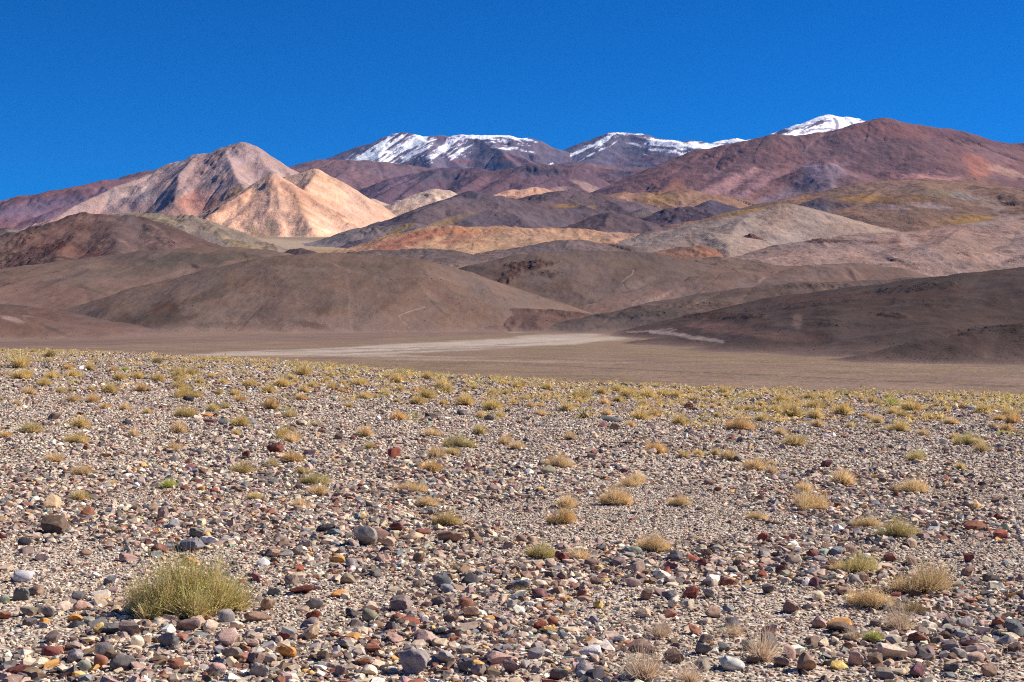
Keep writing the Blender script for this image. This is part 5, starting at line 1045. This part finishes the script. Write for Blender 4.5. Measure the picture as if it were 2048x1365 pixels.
NEAR = """1235,1013,75,s|1083,1124,88,g|1308,1110,92,s|1160,1126,66,s,sparse|1515,1043,50,s|1720,1154,108,g|1741,1225,118,s|1802,1269,100,t,sparse|1747,1289,40,v|1706,1286,44,t,sparse|1620,1025,80,s|1826,988,70,s|1688,971,60,s
1322,1283,56,t,sparse|1470,1281,64,t,sparse|1829,1234,90,d,sparse|893,1056,76,y|919,1148,60,d,sparse|1042,1190,42,d,sparse|161,1004,36,g|510,1001,34,g|228,1068,30,d,sparse|1290,1372,120,t,sparse|1380,1376,80,t,sparse|1360,1016,60,s|1260,976,50,s"""
for t in NEAR.replace('\n', '|').split('|'):
    a = t.split(','); w = float(a[2]); add_shrub(float(a[0]), float(a[1]), w, a[3], a[4] if len(a) > 4 else ('fine' if w > 45 else None), 0.5 if a[3] == 'd' else 0.9)
Z4 = {0: """1255,195,80,d|170,315,150,y|225,290,80,y|415,315,130,y|590,300,130,y|355,375,120,y|545,245,90,o|1005,250,65,v|960,330,110,y|1110,315,110,y|1440,310,120,y|1540,285,100,y|1270,335,110,y|1695,305,80,y|1440,395,120,y|490,430,90,g|570,415,60,y|730,410,60,y|880,430,140,y|1140,415,105,o|235,440,110,s|1490,470,260,y|1750,440,70,y|1880,450,100,y|1920,500,100,o|590,500,120,s|745,505,100,o|20,490,40,g|840,555,90,o|1000,570,95,s|1180,595,80,g|1705,580,110,g|1800,555,95,g|250,755,180,g|640,715,150,y|45,790,100,o|1920,700,150,y|1430,750,150,s|1065,775,90,s|1890,765,90,g|660,1095,170,s|430,985,150,s|1350,1195,140,v|635,1290,140,g|1390,890,120,s|1950,1080,170,g|130,525,70,s|2000,380,120,y|1600,350,90,y|160,230,150,y|720,245,90,y""",
 512: """290,990,180,o|120,560,140,o|270,625,100,g|360,485,100,o|390,425,100,y|450,385,100,y|100,430,110,y|210,380,150,y|610,400,90,y|690,350,60,y|830,375,150,y|870,475,120,y|960,470,60,y|745,540,70,y|1130,505,70,g|1145,650,145,o|1290,520,140,y|1370,475,150,y|1150,415,80,y|1500,525,80,y|1530,430,110,g|1500,395,150,y|1675,530,140,y|1895,570,180,y|1950,625,100,g|1800,630,100,s|1440,950,140,s|1570,925,130,g|1410,1065,190,o|1370,1350,180,s|470,1170,230,g|500,1260,160,s|370,1080,110,g|130,1020,100,g|870,780,130,s|910,875,80,g|1410,775,130,s|1790,760,130,g|350,1355,130,s|470,695,80,g|280,830,150,s|1990,840,110,s|380,290,140,y|1130,345,130,y|1380,315,100,y|1680,415,70,g|1900,440,100,y|2010,445,80,y|285,320,80,g""",
 1024: """550,475,180,g|715,440,100,y|855,500,100,g|50,390,100,y|285,400,110,y|275,465,90,s|440,575,130,g|520,540,60,y|230,605,90,s|740,520,100,s|1060,525,80,s|1190,535,80,y|1345,510,90,y|760,610,100,s|1030,645,160,y|1140,620,130,o|1350,685,140,y|930,450,130,y|1080,465,130,y|1200,445,90,y|1310,465,110,y|1480,490,70,g|1620,515,90,g|1650,625,80,g|1610,550,60,s|1810,570,90,y|1900,565,90,g|2000,655,140,g|945,700,80,s|465,805,100,s|40,880,130,s|1155,915,170,o|380,1030,240,s|1370,955,90,g|1490,940,90,y|1630,925,80,g|1735,970,140,s|1000,1165,160,s|1950,1050,200,s|830,1340,300,s|440,1355,180,s|150,545,90,s|840,415,100,y|1700,430,100,y""",
 1536: """385,555,160,y|120,520,150,y|230,510,80,y|340,480,110,y|460,485,120,y|605,605,160,y|60,585,100,g|200,620,170,y|375,640,140,g|660,710,90,g|1050,740,150,y|940,735,60,s|1240,770,100,s|1150,570,170,y|1010,600,120,y|1080,620,90,y|1290,640,100,y|1370,640,90,y|1465,680,130,s|1600,848,220,g|1500,795,80,y|1710,900,120,g|215,855,180,g|100,770,120,s|1540,1045,100,g|600,1170,210,s|1160,1240,260,s|290,1230,160,s|340,1350,300,s|30,1080,110,s|820,640,70,s|1730,590,150,y|1930,620,130,y|1960,675,130,o|1910,735,110,o|1800,705,80,s|1850,650,90,y|840,510,90,y|400,700,110,s|30,1010,70,s"""}
for x0, txt in Z4.items():
    for t in txt.split('|'):
        a = t.split(','); add_shrub(x0 + float(a[0]) / 4, 680 + float(a[1]) / 4, float(a[2]) / 4 * 1.08, a[3])
print('things so far', len(THINGS), 'stones', NP)
# fill the band towards the edge of the fan
NS = sum(1 for t in THINGS if t['o'].name.startswith(('grass', 'desert')))
while NS < 297:
    px = rng.uniform(4, 2044); e = float(np.interp(px, EDGE_PX, EDGE_PY)); py = e + 6 + 60 * rng.random() ** 1.3
    w = rng.uniform(12, 24) * (0.55 + 0.6 * (py - e) / 60)
    if w < 9: continue
    if any(abs(t['x'] - px) < (t['r'] + w) * 0.4 and abs(t['y'] - py) < 5 for t in THINGS): continue
    add_shrub(px, py, w, rng.choice('yyyygoys')); NS += 1

def far_tufts(name, label, n, ymin, ymax, seed, wmin, wmax, blades, cols, thr, near_edge=True):
    """uncountable tufts joined in one object"""
    rs = np.random.RandomState(seed)
    y = np.sqrt(rs.uniform(ymin ** 2, ymax ** 2, n)); x = rs.uniform(-0.52, 0.52, n) * y
    if near_edge:
        ed = np.interp(CX + x / y * F, EDGE_PX, EDGE_D); dens = sstep(0.34, 0.95, y / ed) * (y < ed * 1.3)
    else:
        dens = np.ones(n) * 0.8
    nz = fbm(x / (ymax * 0.03), y / (ymax * 0.08), 4, seed)
    k = rs.rand(n) < dens * sstep(thr - 0.25, thr + 0.25, nz + 0.3 * rs.rand(n)); x, y = x[k], y[k]; n = len(x)
    z = ground_z(x, y); w = rs.uniform(wmin, wmax, n) * rs.uniform(0.7, 1.2, n)
    # low uneven cushions: leaf-sized flakes over and through a flattened dome
    th = rs.uniform(0, 2 * np.pi, (n, blades)); cz = rs.uniform(0.0, 1.0, (n, blades)); sn_ = np.sqrt(1 - cz * cz)
    r = w[:, None] * 0.5 * rs.uniform(0.55, 1.0, (n, blades)) * (1 + 0.25 * np.sin(2 * th + rs.uniform(0, 6, (n, 1))))
    ctr = np.stack([np.cos(th) * sn_ * r, np.sin(th) * sn_ * r, cz * r * rs.uniform(0.45, 0.8, (n, 1)) + 0.01], 2)
    u = rs.normal(size=(n, blades, 3)); u[..., 2] = np.abs(u[..., 2]) * 0.9; u /= np.linalg.norm(u, axis=2)[..., None]
    v = np.cross(u, rs.normal(size=(n, blades, 3))); v /= np.linalg.norm(v, axis=2)[..., None]
    sl = (w[:, None, None] * (0.105 if blades > 10 else 0.22)) * rs.uniform(0.6, 1.3, (n, blades, 1)); sw = sl * 0.32
    o = np.stack([x, y, z], 1)[:, None, :] + ctr
    V = np.stack([o - u * sl, o + v * sw, o + u * sl, o - v * sw], 2).reshape(-1, 3)
    Q = np.arange(len(V)).reshape(-1, 4)
    c = np.array(cols)[rs.randint(0, len(cols), n)][:, None, :] * rs.uniform(0.75, 1.2, (n, blades, 1))
    C = np.repeat(c.reshape(-1, 3), 4, 0)
    ob = mesh_obj(name, V, Q, FARTUFT, C, smooth=False); ob['kind'] = 'stuff'; ob['category'] = 'dry grass'; ob['label'] = label
    print(name, n)
GC = [(0.78, 0.57, 0.21), (0.76, 0.54, 0.20), (0.68, 0.52, 0.20), (0.56, 0.48, 0.18), (0.76, 0.58, 0.32), (0.58, 0.42, 0.22)]
far_tufts('dry_grass', 'yellow band of dry tufts covering the far edge of the gravel fan', 17000, 20, 118, 71, 0.24, 0.52, 34, GC, -0.14)
far_tufts('dry_grass', 'ochre tufts dotted across the brown plain below the hills', 15000, 125, 640, 72, 0.35, 0.8, 5, [(0.60, 0.42, 0.15), (0.5, 0.36, 0.14), (0.42, 0.28, 0.13)], 0.0, False)

# ------------------------------------------------------------------ labels that single each thing out
LMS = [t for t in THINGS if t['lm']]
def relation(t, m):
    dx, dy = t['x'] - m['x'], (t['y'] - m['y']) * 2.2
    if abs(dx) > abs(dy): return 'right of' if dx > 0 else 'left of'
    return 'in front of' if dy > 0 else 'behind'
ORD = ['nearest', 'second nearest', 'third nearest', 'fourth nearest', 'fifth nearest', 'sixth nearest', 'seventh nearest', 'eighth nearest', 'ninth nearest', 'tenth nearest', 'eleventh nearest', 'twelfth nearest', 'thirteenth nearest', 'fourteenth nearest']
groups = {}
for t in THINGS:
    if t['label']: t['o']['label'] = t['label']; continue
    m = min(LMS, key=lambda q: math.hypot(q['x'] - t['x'], 2.2 * (q['y'] - t['y'])))
    rel = relation(t, m); groups.setdefault((t['words'], rel, m['lm']), []).append((math.hypot(m['x'] - t['x'], 2.2 * (m['y'] - t['y'])), id(t), t))
for (words, rel, lm), lst in groups.items():
    lst.sort()
    for i, (_, _, t) in enumerate(lst):
        t['o']['label'] = ('%s %s %s' % (words, rel, lm)) if len(lst) == 1 else ('%s %s %s, %s to it' % (words, rel, lm, ORD[min(i, 13)]))
# ------------------------------------------------------------------ thin blue air
def haze_box(density):
    import bmesh
    x0, x1, y0, y1, z0, z1 = -27500, 27500, -27500, 27500, -40, 3200
    V = np.array([(x, y, z) for z in (z0, z1) for y in (y0, y1) for x in (x0, x1)], float)
    Q = np.array([(0, 2, 3, 1), (4, 5, 7, 6), (0, 1, 5, 4), (2, 6, 7, 3), (0, 4, 6, 2), (1, 3, 7, 5)])
    m = bpy.data.materials.new('thin_air'); m.use_nodes = True; nt = m.node_tree; nt.nodes.clear()
    out = nt.nodes.new('ShaderNodeOutputMaterial'); v = nt.nodes.new('ShaderNodeVolumePrincipled')
    v.inputs['Color'].default_value = (0.14, 0.46, 1.0, 1); v.inputs['Density'].default_value = density; v.inputs['Anisotropy'].default_value = 0.0
    nt.links.new(v.outputs[0], out.inputs['Volume'])
    ob = mesh_obj('haze', V, Q, m, smooth=False); ob['kind'] = 'stuff'; ob['label'] = 'thin blue mountain air over the whole valley'; ob['category'] = 'haze'
haze_box(7e-6)
print('TOTAL built', TRIS[0])
